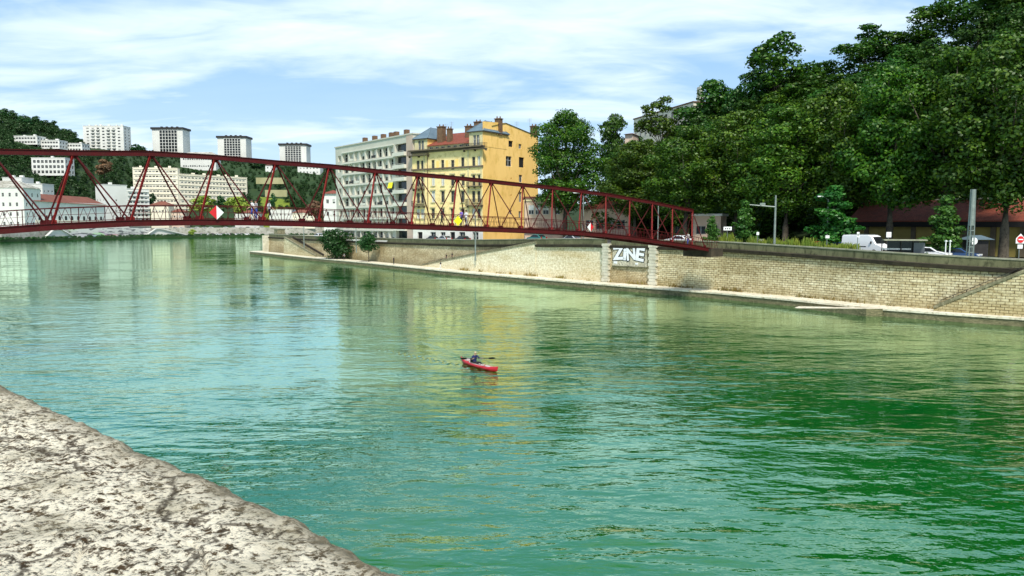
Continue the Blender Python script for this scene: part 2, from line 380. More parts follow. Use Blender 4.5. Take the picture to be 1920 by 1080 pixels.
# land
def grid_mesh(name, rows, mat, kind='structure', smooth=True):
    mb = MB(); n = len(rows[0])
    for r in rows: mb.v += [tuple(p) for p in r]
    for i in range(len(rows)-1):
        for j in range(n-1):
            mb.f.append((i*n+j, i*n+j+1, (i+1)*n+j+1, (i+1)*n+j)); mb.m.append(0); mb.uv.append([(0, 0)]*4)
    o = mb.build(name, mat, smooth=smooth); o['kind'] = kind; return o
ss_ = [x for x in np.linspace(0, SW, 70)]
qs_ = [0.25, 4, 15.5, 22, 30, 36, 44, 54, 66, 78, 90, 102, 114, 130, 160, 200, 260]
S1ST = s_at_px(1003, LEDGE)
def RQ(s): return 1.9 if s > S1ST else 0.0
ss_ = sorted(ss_+[S1ST-.01, S1ST+.02])
rows = []
for s in ss_:
    r = []
    for q in qs_:
        q = max(q, RQ(s)+.3); p = wall_pt(s, q, 0); z = roadz(s) if q < 30 else hill(p, roadz(s))
        if q > 34: z += noise.noise(p*.05)*1.8
        r.append((p.x, p.y, z-.02))
    rows.append(r)
grid_mesh('hillside_ground', rows, 'hill_soil')
def strip(name, q0, q1, dz, mat, s0=0, s1=SW):
    return grid_mesh(name, [[tuple(wall_pt(s, q, roadz(s)+dz)) for q in (q0, q1)] for s in np.linspace(s0, s1, 70)], mat)
strip('road', 4.2, 15.2, .004, 'asphalt')
# pavement with kerb
mb = MB(); rr = []
for s in ss_:
    z = roadz(s); rr.append([wall_pt(s, RQ(s)+.32, z+.13), wall_pt(s, 4.1, z+.13), wall_pt(s, 4.1, z-.05)])
grid_mesh('pavement', rr, 'paving', smooth=False)
grid_mesh('far_pavement', [[wall_pt(s, 15.3, roadz(s)-.05), wall_pt(s, 15.3, roadz(s)+.13), wall_pt(s, 21, roadz(s)+.13)] for s in np.linspace(0, SW, 70)], 'paving', smooth=False)
mb = MB()
for s in np.arange(4, SW-4, 6):
    a = wall_pt(s, 9.6, roadz(s)+.012); b = wall_pt(s+3, 9.6, roadz(s+3)+.012); d = NN*.07
    mb.poly([a-d, a+d, b+d, b-d])
o = mb.build('road_marking', 'white_paint'); o['kind'] = 'structure'

# ledge (towpath)
def band(name, prof, s0, s1, mats, parent=None, n=60, uvs=False, ends=True, matidx=None):
    """sweep a profile of (q,z) [callables of s] along the bank"""
    mb = MB(); S = list(np.linspace(s0, s1, n)); rings = []
    for s in S:
        pr = prof(s); rings.append([wall_pt(s, q, z) for q, z in pr])
    m_ = len(rings[0])
    for i in range(n-1):
        for k in range(m_-1):
            mb.cm = matidx[k] if matidx else 0
            za, zb = rings[i][k].z, rings[i][k+1].z
            mb.poly([rings[i][k], rings[i+1][k], rings[i+1][k+1], rings[i][k+1]],
                    [(S[i], rings[i][k].z), (S[i+1], rings[i+1][k].z), (S[i+1], rings[i+1][k+1].z), (S[i], rings[i][k+1].z)])
    if ends:
        mb.cm = 0
        mb.poly(rings[0][::-1]); mb.poly(rings[-1])
    return mb.build(name, mats, parent)
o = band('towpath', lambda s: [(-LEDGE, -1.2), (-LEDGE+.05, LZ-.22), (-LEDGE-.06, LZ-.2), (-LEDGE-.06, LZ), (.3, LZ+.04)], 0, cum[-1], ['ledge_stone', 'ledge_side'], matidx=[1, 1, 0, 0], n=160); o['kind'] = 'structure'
# tip of towpath
mb = MB(); t0 = bpt(cum[-1]); tp = [t0, t0+NN*6+U*1, t0+NN*18-U*6, wall_pt(SW, 16), wall_pt(SW, .3), t0+NN*LEDGE]
mb.prism([Vector((p.x, p.y, -1)) for p in tp], (0, 0, LZ+1.04)); o = mb.build('riverside_path', 'ledge_stone'); o['kind'] = 'structure'

# quay wall segments
s_pierL = s_at_px(1137, LEDGE); s_pierR = s_at_px(1225, LEDGE)
def quay_wall(name, s0, s1, mat, label, batter=.35, qo=0.0):
    p0 = wall_pt((s0+s1)/2, 0, LZ); r_ = root(name, p0, label, 'quay wall', None)
    body = band('masonry', lambda s: [(qo, LZ-.5), (qo+batter, parz(s)-1.12)], s0, s1, mat, r_, uvs=True, ends=False)
    bt_ = batter; batter = bt_+qo
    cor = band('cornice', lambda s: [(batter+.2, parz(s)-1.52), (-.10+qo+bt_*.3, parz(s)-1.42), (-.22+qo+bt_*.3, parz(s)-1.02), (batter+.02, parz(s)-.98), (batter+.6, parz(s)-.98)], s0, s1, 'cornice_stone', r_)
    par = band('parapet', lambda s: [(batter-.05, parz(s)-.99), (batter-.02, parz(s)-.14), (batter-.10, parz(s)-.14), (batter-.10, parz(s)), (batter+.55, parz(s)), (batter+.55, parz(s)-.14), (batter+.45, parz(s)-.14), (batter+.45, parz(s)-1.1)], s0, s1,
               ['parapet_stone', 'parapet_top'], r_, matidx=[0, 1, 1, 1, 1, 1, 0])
    return r_
q3 = quay_wall('quay_wall', 0, s_pierR-.6, 'block_wall', 'long block-built quay wall with rusty stains right of the graffiti panel')
q2 = quay_wall('quay_wall', s_pierR+.6, s_pierL-.6, 'old_wall', 'short quay wall bay between two quoined piers carrying white graffiti')
s_st = s_at_px(800, LEDGE)
q1 = quay_wall('quay_wall', s_pierL+.6, S1ST, 'pale_wall', 'pale quay wall stretch left of the graffiti bay, above it a mossy parapet')
q0 = quay_wall('quay_wall', S1ST, SW, 'old_wall', 'rough brown quay wall below the yellow building, far left of the graffiti', qo=1.9)
# end face of wall at the tip
mb = MB(); a = wall_pt(SW, 0, LZ-.4); b = a+NN*40
mb.box((a+b)/2+Vector((0, 0, (parz(SW)-LZ)/2-.2)), (40, .5, parz(SW)-LZ+.2), NN); mb.build('end_wall', 'quoin_stone', q0)
# ground closing strip at tip
# piers
for k, s in enumerate((s_pierL, s_pierR)):
    r_ = root('wall_pier', wall_pt(s, 0, LZ), ['white quoined stone pier at the left edge of the graffiti panel', 'white quoined stone pier at the right edge of the graffiti panel'][k], 'wall pier', 'quoined piers in the quay wall')
    mb = MB(); ptop = parz(s)-.75; z = LZ-.3; i = 0; d = (bpt(s+1)-bpt(s-1)).normalized()
    while z < ptop:
        w_ = 1.5 if i % 2 else 1.15; h_ = min(.46, ptop-z)
        mb.box(wall_pt(s, .18, z+h_/2-.015), (w_, 1.0, h_-.035), d); z += h_; i += 1
    mb.build('quoin_blocks', 'quoin_stone', r_)
    mb = MB().box(wall_pt(s, .25, (LZ+ptop)/2), (1.08, 1.0, ptop-LZ-.2), d); mb.build('pier_core', 'cornice_stone', r_)
# graffiti
sc_ = (s_pierL+s_pierR)/2; zc = parz(sc_)-2.45
dgr = (bpt(s_pierR)-bpt(s_pierL)).normalized(); ang = math.atan2(dgr.y, dgr.x)
mb = MB().box(wall_pt(sc_, .16, zc-.25), (6.6, .16, 2.9), dgr); pn = mb.build('painted_panel', 'panel_dark', q2)
mb = MB().box(wall_pt(sc_, .02, zc-1.8), (6.6, .28, .16), dgr); mb.build('string_course', 'parapet_stone', q2)
def letter(ch, x, z, size, rot, matn, off, dep, sx=1.0, name='graffiti_letter'):
    cu = bpy.data.curves.new('t', 'FONT'); cu.body = ch; cu.size = size; cu.offset = off; cu.extrude = .012; cu.align_x = 'CENTER'; cu.align_y = 'CENTER'
    tmp = bpy.data.objects.new('t', cu); col.objects.link(tmp); bpy.context.view_layer.update()
    me = bpy.data.meshes.new_from_object(tmp.evaluated_get(bpy.context.evaluated_depsgraph_get()))
    bpy.data.objects.remove(tmp)
    me.materials.clear(); me.materials.append(M[matn])
    T = Matrix.Rotation(ang, 4, 'Z') @ Matrix.Rotation(math.pi/2, 4, 'X') @ Matrix.Rotation(rot, 4, 'Z') @ Matrix.Scale(sx, 4, (1, 0, 0))
    me.transform(T)
    o = bpy.data.objects.new(name, me); col.objects.link(o); o.parent = q2
    o.location = wall_pt(sc_, .05-dep, zc+z)+dgr*x-parent_loc(q2)
for ch, x, z, s_, rt, sx in (('Z', -2.05, .15, 2.75, .08, 1.15), ('i', -.85, .05, 2.5, -.05, 1.25), ('N', .35, .12, 2.6, .12, .92), ('E', 2.0, .10, 2.75, -.14, 1.2)):
    letter(ch, x, z, s_, rt, 'paint_black', .21, .0, sx, 'letter_outline')
    letter(ch, x, z, s_, rt, 'graffiti_white', .105, .045, sx)
mb = MB()
for x, z, a_, b_ in ((-2.7, -1.2, .7, .35), (1.4, -1.25, .5, .25)):
    mb.box(wall_pt(sc_, .06, zc+z)+dgr*x, (a_, .03, b_), dgr)
mb.build('paint_patch', 'graffiti_white', q2)

# parapet / walls done; staircases -------------------------------------------------
def stairs(name, label, s_bot, s_top, q, width, z0, ztop, n=22, omat='block_wall', rail=True):
    r_ = root(name, wall_pt(s_bot, q, z0), label, 'staircase', 'stone staircases down the quay wall')
    mb = MB()
    for i in range(n):
        a = s_bot+(s_top-s_bot)*i/n; b = s_bot+(s_top-s_bot)*(i+1)/n; z = z0+(ztop-z0)*(i+1)/n
        A = wall_pt(a, q, z0-.3); B = wall_pt(b, q, z0-.3); C = wall_pt(b, q-width, z0-.3); D = wall_pt(a, q-width, z0-.3)
        mb.prism([A, B, C, D], (0, 0, z-z0+.3))
    mb.build('steps', 'stair_stone', r_)
    zs_ = lambda s: z0+(ztop-z0)*max(0, min(1, (s-s_bot)/(s_top-s_bot)))
    band('outer_wall', lambda s: [(q-width-.3, z0-.3), (q-width-.02, zs_(s)+.35), (q-width+.1, zs_(s)+.35)], min(s_bot, s_top), max(s_bot, s_top), omat, r_, n=24)
    band('coping', lambda s: [(q-width-.16, zs_(s)+.22), (q-width-.16, zs_(s)+.55), (q-width+.24, zs_(s)+.55), (q-width+.24, zs_(s)+.1)], min(s_bot, s_top), max(s_bot, s_top), 'stair_stone', r_, n=24)
    band('wall_skirting', lambda s: [(q+.02+.1*(zs_(s)-LZ)/6, zs_(s)+.1), (q-.03+.1*(zs_(s)-LZ)/6, zs_(s)+.75), (q+.35, zs_(s)+.75)], min(s_bot, s_top), max(s_bot, s_top)-.3, 'cornice_stone', r_, n=24)
    if rail:
        mb = MB()
        mb.beam(wall_pt(s_bot, q-.1, z0+1.0), wall_pt(s_top, q-.1, ztop+1.0), .05, .05)
        for i in range(8):
            k = i/7; mb.beam(wall_pt(s_bot+(s_top-s_bot)*k, q-.1, z0+(ztop-z0)*k), wall_pt(s_bot+(s_top-s_bot)*k, q-.1, z0+(ztop-z0)*k+1), .04, .04)
        mb.build('handrail', 'iron', r_)
    return r_
s0, s1 = s_at_px(790, LEDGE), S1ST
stairs('stone_staircase', 'long mossy stone staircase climbing right along the wall below the yellow building', s0, S1ST, 1.9, 1.6, LZ, parz(s1)-1.0, 30, omat='pale_wall')
s0, s1 = s_at_px(1755, LEDGE-1.5), s_at_px(1950, LEDGE)
stairs('stone_staircase', 'steep stone staircase climbing to the street at the right end of the quay', s0, s1, -.05, 1.5, LZ, parz(s1)-1.0, 26)
s0, s1 = s_at_px(588, LEDGE-1), s_at_px(536, LEDGE)
stairs('stone_staircase', 'broad pale stone stair by the tip of the quay, left of the big bush', s0, s1, 1.9, 2.4, LZ, parz(s1)-1.0, 22, rail=False)
# slipway ramp at 1491-1610
a0 = s_at_px(1500, 0); a1 = s_at_px(1640, 0)
mb = MB(); A = bpt(a0)-NN*1.3; B = bpt(a1)-NN*1.5; C = bpt(a1); D = bpt(a0)
mb.poly([Vector((A.x, A.y, -.05)), Vector((B.x, B.y, LZ+.0)), Vector((C.x, C.y, LZ)), Vector((D.x, D.y, .1))])
mb.cm = 1; mb.poly([Vector((A.x, A.y, -1)), Vector((B.x, B.y, -1)), Vector((B.x, B.y, LZ+.0)), Vector((A.x, A.y, -.05))])
B2 = bpt(s_at_px(1660, 0))-NN*.2
mb.poly([Vector((B.x, B.y, -1)), Vector((B2.x, B2.y, -1)), Vector((B2.x, B2.y, LZ)), Vector((B.x, B.y, LZ))]); mb.cm = 0; mb.poly([Vector((B.x, B.y, LZ)), Vector((B2.x, B2.y, LZ)), Vector((C.x, C.y, LZ))])
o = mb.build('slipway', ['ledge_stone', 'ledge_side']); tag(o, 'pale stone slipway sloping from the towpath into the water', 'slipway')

# ------------------------------------------------------------------ water
mw = bpy.data.materials.new('river_water'); mw.use_nodes = True; t = mw.node_tree; b = t.nodes['Principled BSDF']
b.inputs['Roughness'].default_value = .03; b.inputs['IOR'].default_value = 1.9; b.inputs['Specular IOR Level'].default_value = .5
g = N(t, 'ShaderNodeNewGeometry')
def wn(scale, sx, sy, rot, detail, rough=.5, dist=0):
    m_ = N(t, 'ShaderNodeMapping'); m_.inputs['Scale'].default_value = (sx, sy, 1); m_.inputs['Rotation'].default_value = (0, 0, rot); L(t, g.outputs['Position'], m_.inputs[0])
    n = N(t, 'ShaderNodeTexNoise', i_Scale=scale, i_Detail=detail, i_Roughness=rough, i_Distortion=dist); L(t, m_.outputs[0], n.inputs['Vector']); return n.outputs[0]
big = wn(.035, 1, 1.6, .5, 3)
a1_ = wn(.55, .8, 1.3, .35, 2, .5, .4); a2_ = wn(1.7, .75, 1.3, -.1, 3, .55, .3); a3_ = wn(6, .8, 1.2, .2, 2, .5)
calm = ramp(t, big, [(.38, .35), (.62, 1.0)])
def ridge(n, p):
    r0 = math_(t, 'MULTIPLY', math_(t, 'SUBTRACT', n, .5), 4.2); r1 = math_(t, 'SUBTRACT', 1.0, math_(t, 'MULTIPLY', r0, r0))
    return math_(t, 'POWER', math_(t, 'MAXIMUM', r1, 0.0), p)
r1_ = ridge(wn(.44, .42, 1.25, .16, 2, .45, .3), 2.0); r2_ = ridge(wn(1.15, .45, 1.2, -.12, 2, .5, .3), 2.0)
pat = ramp(t, wn(.09, 1, 2.0, .25, 3), [(.40, .10), (.58, 1.0)])
h = math_(t, 'ADD', math_(t, 'MULTIPLY', a1_, .085), math_(t, 'MULTIPLY', a2_, .035))
h = math_(t, 'ADD', h, math_(t, 'MULTIPLY', pat, math_(t, 'ADD', math_(t, 'MULTIPLY', r1_, .060), math_(t, 'MULTIPLY', r2_, .020))))
h = math_(t, 'ADD', h, math_(t, 'MULTIPLY', a3_, .005))
h = math_(t, 'MULTIPLY', h, calm)
sy_ = N(t, 'ShaderNodeSeparateXYZ'); L(t, g.outputs['Position'], sy_.inputs[0])
h = math_(t, 'MULTIPLY', h, ramp(t, math_(t, 'DIVIDE', sy_.outputs[1], 300), [(.10, 1.0), (.20, .72), (.36, .34), (.8, .2)]))
h = math_(t, 'MULTIPLY', h, 1.45)
KC_ = onz(862, 679, 0); KD_ = (onz(934, 699, 0)-KC_).normalized()      # wake of the kayak
tcv = N(t, 'ShaderNodeVectorMath', operation='SUBTRACT'); L(t, g.outputs['Position'], tcv.inputs[0]); tcv.inputs[1].default_value = tuple(KC_)
rt = N(t, 'ShaderNodeVectorRotate', rotation_type='Z_AXIS'); rt.inputs['Angle'].default_value = -math.atan2(KD_.y, KD_.x); L(t, tcv.outputs[0], rt.inputs[0])
sw = N(t, 'ShaderNodeSeparateXYZ'); L(t, rt.outputs[0], sw.inputs[0])
au = math_(t, 'ADD', math_(t, 'MULTIPLY', sw.outputs[0], -1.0), 4.3); av = math_(t, 'ABSOLUTE', sw.outputs[1])
arm = math_(t, 'ABSOLUTE', math_(t, 'SUBTRACT', av, math_(t, 'ADD', math_(t, 'MULTIPLY', au, .16), .15)))
m1 = math_(t, 'SUBTRACT', 1.0, math_(t, 'MULTIPLY', arm, 2.2), True)
m2 = ramp(t, math_(t, 'DIVIDE', au, 16), [(0.0, 0.0), (.03, 1.0), (.45, .7), (1.0, 0.0)])
wv = math_(t, 'SINE', math_(t, 'ADD', math_(t, 'MULTIPLY', au, 7.0), math_(t, 'MULTIPLY', av, 9.0)))
h = math_(t, 'ADD', h, math_(t, 'MULTIPLY', math_(t, 'MULTIPLY', m1, m2), math_(t, 'MULTIPLY', wv, .065)))
bn = N(t, 'ShaderNodeBump', i_Strength=1.0, i_Distance=1.0); L(t, h, bn.inputs['Height']); 
wc = mix(t, ramp(t, wn(.02, 1, 1, 0, 4), [(.4, 0.0), (.6, 1.0)]), (.0004, .085, .006), (.0010, .115, .016))
t.nodes.remove(b)
df = N(t, 'ShaderNodeBsdfDiffuse'); L(t, wc, df.inputs[0])
gl = N(t, 'ShaderNodeBsdfGlossy'); gl.inputs['Roughness'].default_value = .03; gl.inputs['Color'].default_value = (.78, 1, .82, 1); L(t, bn.outputs[0], gl.inputs['Normal'])
lw = N(t, 'ShaderNodeLayerWeight', i_Blend=.5); L(t, bn.outputs[0], lw.inputs['Normal'])
fr_ = ramp(t, lw.outputs['Facing'], [(.35, .05), (.50, .19), (.66, .36), (.78, .62), (.88, .88), (1.0, .92)])
ms_ = N(t, 'ShaderNodeMixShader'); L(t, fr_, ms_.inputs[0]); L(t, df.outputs[0], ms_.inputs[1]); L(t, gl.outputs[0], ms_.inputs[2])
L(t, ms_.outputs[0], t.nodes['Material Output'].inputs[0]); MATS['river_water'] = mw
mb = MB(); mb.poly([(-2500, -400, 0), (2500, -400, 0), (2500, 4000, 0), (-2500, 4000, 0)]); o = mb.build('river', 'river_water'); o['kind'] = 'structure'

# ------------------------------------------------------------------ near parapet (foreground stone)
pa = onz(0, 725, 9.28); pb = onz(752, 1080, 9.28); ed = (pb-pa).normalized(); inn = Vector((-ed.y, ed.x, 0))
if inn.y > 0 or True:
    inn = Vector((-.656, -.755, 0)) if inn.dot(Vector((-.656, -.755, 0))) > 0 else -inn
    inn = Vector((ed.y, -ed.x, 0)); inn = inn if inn.dot(Vector((-1, -1, 0))) > 0 else -inn
pr_ = root('stone_parapet', (pa.x, pa.y, 8.4), 'rough lichen-covered stone parapet in the bottom left foreground', 'parapet')
Ln = 7.5; nU, nV = 560, 150; Wd = 1.15
mb = MB(); st = pa-ed*3.0-inn*.052
vs = []
for i in range(nU+1):
    x = Ln*i/nU
    for j in range(nV+1):
        q = Wd*j/nV
        wob = .03*noise.noise(Vector((x*2.2, 3.1, 0)))+.018*noise.noise(Vector((x*9, 9.1, 0)))+.008*noise.noise(Vector((x*30, 2.1, 0)))
        p = st+ed*x+inn*(q+wob*(1-min(q/.2, 1)))
        e_ = max(0, 1-q/.085); z = 9.29-.07*e_**2.4
        P3 = Vector((x, q, 0))
        z += .012*noise.fractal(P3*5, .8, 2.1, 4)+.008*abs(noise.fractal(P3*22, .9, 2.1, 4))
        c_ = noise.noise(Vector((x*1.3+2, q*3.4, 5)))
        z -= .018*max(0, 1-abs(c_-.02)/.028)*(.4+.6*abs(noise.noise(P3*6)))
        vs.append((p.x, p.y, z))
mb.v = vs
for i in range(nU):
    for j in range(nV):
        k = i*(nV+1)+j; mb.f.append((k, k+1, k+nV+2, k+nV+1)); mb.m.append(0); mb.uv.append([(0, 0)]*4)
ms = bpy.data.materials.new('lichen_stone'); ms.use_nodes = True; t = ms.node_tree; b = t.nodes['Principled BSDF']; b.inputs['Roughness'].default_value = .95; b.inputs['Specular IOR Level'].default_value = .15
g = N(t, 'ShaderNodeNewGeometry')
def sn(scale, det, rough, stretch=(1, 1, 1), dist=0):
    m_ = N(t, 'ShaderNodeMapping'); m_.inputs['Scale'].default_value = stretch; m_.inputs['Rotation'].default_value = (0, 0, -math.atan2(ed.y, ed.x)); L(t, g.outputs['Position'], m_.inputs[0])
    n = N(t, 'ShaderNodeTexNoise', i_Scale=scale, i_Detail=det, i_Roughness=rough, i_Distortion=dist); L(t, m_.outputs[0], n.inputs['Vector']); return n.outputs[0]
nA = sn(33, 10, .72, (1, 1.25, 1), .15); nB = sn(4, 6, .6); nC = sn(60, 5, .7, (1, 1.2, 1))
c = mix(t, ramp(t, nA, [(.425, 0.0), (.455, .5), (.49, .93), (.55, 1.0)]), (.085, .052, .022), (.92, .82, .62))
c = mix(t, ramp(t, nB, [(.50, 0.0), (.70, .75)]), c, mix(t, nC, (.20, .17, .10), (.42, .37, .24)))
c = mix(t, ramp(t, nC, [(.38, .9), (.48, 0.0)]), c, (.04, .03, .015))
vo = N(t, 'ShaderNodeTexVoronoi', feature='DISTANCE_TO_EDGE', i_Scale=2.3); nw = mix(t, .22, g.outputs['Position'], N(t, 'ShaderNodeTexNoise', i_Scale=7, i_Detail=5).outputs['Color']); L(t, nw, vo.inputs['Vector'])
c = mix(t, ramp(t, vo.outputs['Distance'], [(.004, .85), (.022, 0.0)]), c, (.05, .035, .02))
# moss-brown weathered band along the river edge
dt = N(t, 'ShaderNodeVectorMath', operation='DOT_PRODUCT'); L(t, g.outputs['Position'], dt.inputs[0]); dt.inputs[1].default_value = tuple(inn)
dd = math_(t, 'SUBTRACT', dt.outputs['Value'], pa.dot(inn)); dd = math_(t, 'ADD', dd, math_(t, 'MULTIPLY', math_(t, 'SUBTRACT', nB, .5), .28))
c = mix(t, ramp(t, dd, [(-.03, .9), (.03, .5), (.10, 0.0)]), c, mix(t, nC, (.08, .07, .04), (.30, .25, .16)))
L(t, c, b.inputs['Base Color'])
bh = math_(t, 'ADD', nA, math_(t, 'MULTIPLY', nC, .5))
bn = N(t, 'ShaderNodeBump', i_Strength=1.0, i_Distance=.022); L(t, bh, bn.inputs['Height']); L(t, bn.outputs[0], b.inputs['Normal'])
MATS['lichen_stone'] = ms
mb.build('coping', 'lichen_stone', pr_, smooth=True)
mb = MB(); c0 = st+ed*Ln/2+inn*(Wd/2+.04); mb.box((c0.x, c0.y, 4.5), (Ln-.02, Wd-.10, 9.3), ed); mb.build('wall_body', 'lichen_stone', pr_)
# ground of the near quay
mb = MB(); q_ = st+ed*Ln/2+inn*(Wd+20); mb.box((q_.x, q_.y, 8.2), (60, 40, .2), ed); o = mb.build('near_quay', 'paving'); o['kind'] = 'structure'

# ------------------------------------------------------------------ footbridge
BB = Vector((27.2, 99.9, 0))+NN*LEDGE
CT = BB-U*0
WB = 3.6
def bray(px, py, off):
    a = at(px, py, 1.0); r = a.x; B0 = BB+U*off
    tt = (B0.x-B0.y*r)/(NN.x-NN.y*r); Y = B0.y-NN.y*tt
    return tt, at(px, py, Y).z
nodes_px = [(98, 425.5), (245, 418.5), (375, 416.5), (492, 417.5), (597, 420), (689, 423), (771, 425), (847, 427.5), (913, 430), (977, 432), (1034, 434.5), (1085, 437), (1135, 441), (1179, 446), (1222, 452), (1260, 457), (1297, 462), (1322, 467)]
tops_px = [(138, 287), (283, 288), (403, 295), (517, 305), (617, 312), (704, 321), (783, 327.5), (857, 334), (921, 340.5), (980, 347), (1036, 352), (1090, 359), (1136, 365), (1181, 373), (1223, 380), (1261, 388), (1298, 395)]
nb = [bray(x, y, 0) for x, y in nodes_px]; nt_ = [bray(x, y, WB/2) for x, y in tops_px]
# extend to the left beyond the frame
nb = [(nb[0][0]+10.4, nb[0][1]-.95), (nb[0][0]+5.2, nb[0][1]-.42)]+nb
nt_ = [(nt_[0][0]+10.2, nt_[0][1]-.5), (nt_[0][0]+5.0, nt_[0][1]-.2)]+nt_
def bp(tz, off): return Vector((BB.x+U.x*off-NN.x*tz[0], BB.y+U.y*off-NN.y*tz[0], tz[1]))
br = root('footbridge', bp(nb[-1], 0), 'long dark red steel truss footbridge spanning the whole river', 'footbridge')
def chord(name, pts, w_, h_, mat):
    mb = MB(); rings = []
    for i, p in enumerate(pts):
        d = (pts[min(i+1, len(pts)-1)]-pts[max(0, i-1)]).normalized(); up = U.cross(d); up = up if up.z > 0 else -up
        rings.append([p+U*w_/2+up*h_/2, p+U*w_/2-up*h_/2, p-U*w_/2-up*h_/2, p-U*w_/2+up*h_/2])
    mb.loft(rings)
    # flanges
    for sg in (1, -1):
        rings2 = []
        for i, p in enumerate(pts):
            d = (pts[min(i+1, len(pts)-1)]-pts[max(0, i-1)]).normalized(); up = U.cross(d); up = up if up.z > 0 else -up
            c = p+up*sg*(h_/2+.02); ww = w_/2+.07
            rings2.append([c+U*ww+up*.018, c+U*ww-up*.018, c-U*ww-up*.018, c-U*ww+up*.018])
        mb.loft(rings2)
    return mb.build(name, mat, br)
ext = [(nb[-1][0]-3.0, nb[-1][1]-.45)]
chord('bottom_chord', [bp(p, 0) for p in nb+ext], .22, .40, 'red_paint')
chord('bottom_chord', [bp(p, WB) for p in nb+ext], .22, .40, 'red_paint')
chord('top_chord', [bp(p, WB/2) for p in nt_], .34, .32, 'red_paint')
mb = MB(); rings = []
for p in nb+ext:
    c = bp(p, WB/2)+Vector((0, 0, .12)); rings.append([c+U*(WB/2-.13)+Vector((0, 0, .05)), c+U*(WB/2-.13)-Vector((0, 0, .05)), c-U*(WB/2-.13)-Vector((0, 0, .05)), c-U*(WB/2-.13)+Vector((0, 0, .05))])
mb.loft(rings); mb.build('deck', 'deck_wood', br)
for p in nb:
    MB().beam(bp(p, .12)-Vector((0, 0, .08)), bp(p, WB-.12)-Vector((0, 0, .08)), .14, .24).build('crossbeam', 'red_paint', br)
for i, tp_ in enumerate(nt_):
    T_ = bp(tp_, WB/2)
    for j, off in ((i, 0), (i+1, 0), (i, WB), (i+1, WB)):
        if j >= len(nb): continue
        Bp = bp(nb[j], off)+Vector((0, 0, .15)); d = (Bp-T_).normalized()
        mb = MB(); thick = (off == 0 and j == i)
        if thick:
            # box strut made of two plates with lacing
            mb.beam(T_+d*.1, Bp, .12, .12)
            mb.beam(T_+d*.2+U*-.06, Bp+U*-.09, .05, .20)
        else:
            mb.beam(T_+d*.1, Bp, .08, .095)
        mb.box(Bp-d*.18, (.5, .03, .36), NN)
        mb.build('brace', 'red_paint_lit' if thick else 'red_paint', br)  # near struts take the red with light painted in
    MB().box(T_-Vector((0, 0, .22)), (.55, .05, .40), NN).build('gusset_plate', 'red_paint', br)
# railings
for off in (.05, WB-.05):
    mb = MB(); pts = [bp(p, off)+Vector((0, 0, .2)) for p in nb+ext]
    for a, b in zip(pts, pts[1:]):
        up = Vector((0, 0, 1.12))
        mb.beam(a+up, b+up, .05, .06); mb.beam(a+Vector((0, 0, .12)), b+Vector((0, 0, .12)), .03, .03); mb.beam(a+Vector((0, 0, .62)), b+Vector((0, 0, .62)), .02, .02)
        k = 3
        for i in range(k):
            c0 = a.lerp(b, i/k); c1 = a.lerp(b, (i+.5)/k); c2 = a.lerp(b, (i+1)/k)
            mb.beam(c0, c0+up, .035, .05)
            mb.beam(a.lerp(b, (i+.25)/k), c1.copy()+up, .022, .03); mb.beam(a.lerp(b, (i+.75)/k), c1.copy()+up, .022, .03)
    mb.build('railing', 'red_paint', br)
# abutment
ab = bp(nb[-1], WB/2)
r_ = root('bridge_abutment', (ab.x, ab.y, 5.5), 'dark masonry bridge seat under the right end of the footbridge', 'abutment')
c_ = ab+NN*1.9; MB().box((c_.x, c_.y, 6.2), (2.6, 4.6, 1.1), NN).build('bearing_block', 'cornice_stone', r_)
# navigation diamonds
def diamond(px, py, half, left, right, label, name='navigation_sign'):
    tz, z = bray(px, py, -.28); c = bp((tz, z), -.28)
    r_ = root(name, c, label, 'navigation sign', 'navigation diamonds on the footbridge')
    d = NN; up = Vector((0, 0, half)); out = -U*.03
    for m_, sg in ((left, -1), (right, 1)):
        mb = MB(); mb.prism([c+up, c+d*half*sg, c-up], out); mb.build('panel_half', m_, r_)
    mb = MB(); mb.beam(c+U*.03+up*.8, c+U*.03-up*.9, .05, .05); mb.beam(c+U*.03, c+U*.22-up*.6, .04, .04); mb.build('bracket', 'steel_grey', r_)
diamond(406, 398.5, .56, 'sign_red', 'white_paint', 'red and white square sign standing on its corner, left on the bridge')
diamond(858.5, 414, .48, 'sign_yellow', 'sign_yellow', 'yellow square sign standing on its corner at midspan')
diamond(1107, 426, .50, 'white_paint', 'sign_red', 'small white and red diamond sign near the right end of the bridge')

# ------------------------------------------------------------------ trees
def leaf_cloud(seed, lumps, nleaf, size, squash=.8, inner=.12, up=.45):
    """lumps: list of (centre, radius). returns verts(4n,3)"""
    r = np.random.RandomState(seed); out = []
    tot = sum(l[1]**2 for l in lumps)
    for c, rad in lumps:
        n = max(6, int(nleaf*rad*rad/tot))
        d = r.normal(size=(n, 3)); d[:, 2] += up; d /= np.linalg.norm(d, axis=1)[:, None]
        rr_ = np.where(r.rand(n) < inner, r.rand(n)**.5*.8, .78+.30*r.rand(n)**1.5)
        # bumpy
        ph = r.rand(3)*6; bmp = 1+.13*np.sin(d[:, 0]*7+ph[0])*np.sin(d[:, 1]*7+ph[1])+.08*np.sin(d[:, 2]*11+ph[2])
        p = np.array(c)+d*(rr_*bmp*rad)[:, None]*np.array([1, 1, squash-.12])
        nrm = d+r.normal(size=(n, 3))*.5; nrm /= np.linalg.norm(nrm, axis=1)[:, None]
        a = np.cross(nrm, r.normal(size=(n, 3))); a /= np.linalg.norm(a, axis=1)[:, None]
        b = np.cross(nrm, a); s = size*(.55+.9*r.rand(n))[:, None]
        q = np.stack([p-a*s*.5, p-b*s*.33+nrm*s*.08, p+a*s*.5, p+b*s*.33+nrm*s*.08], 1)
        out.append(q.reshape(-1, 3))
    return np.concatenate(out)
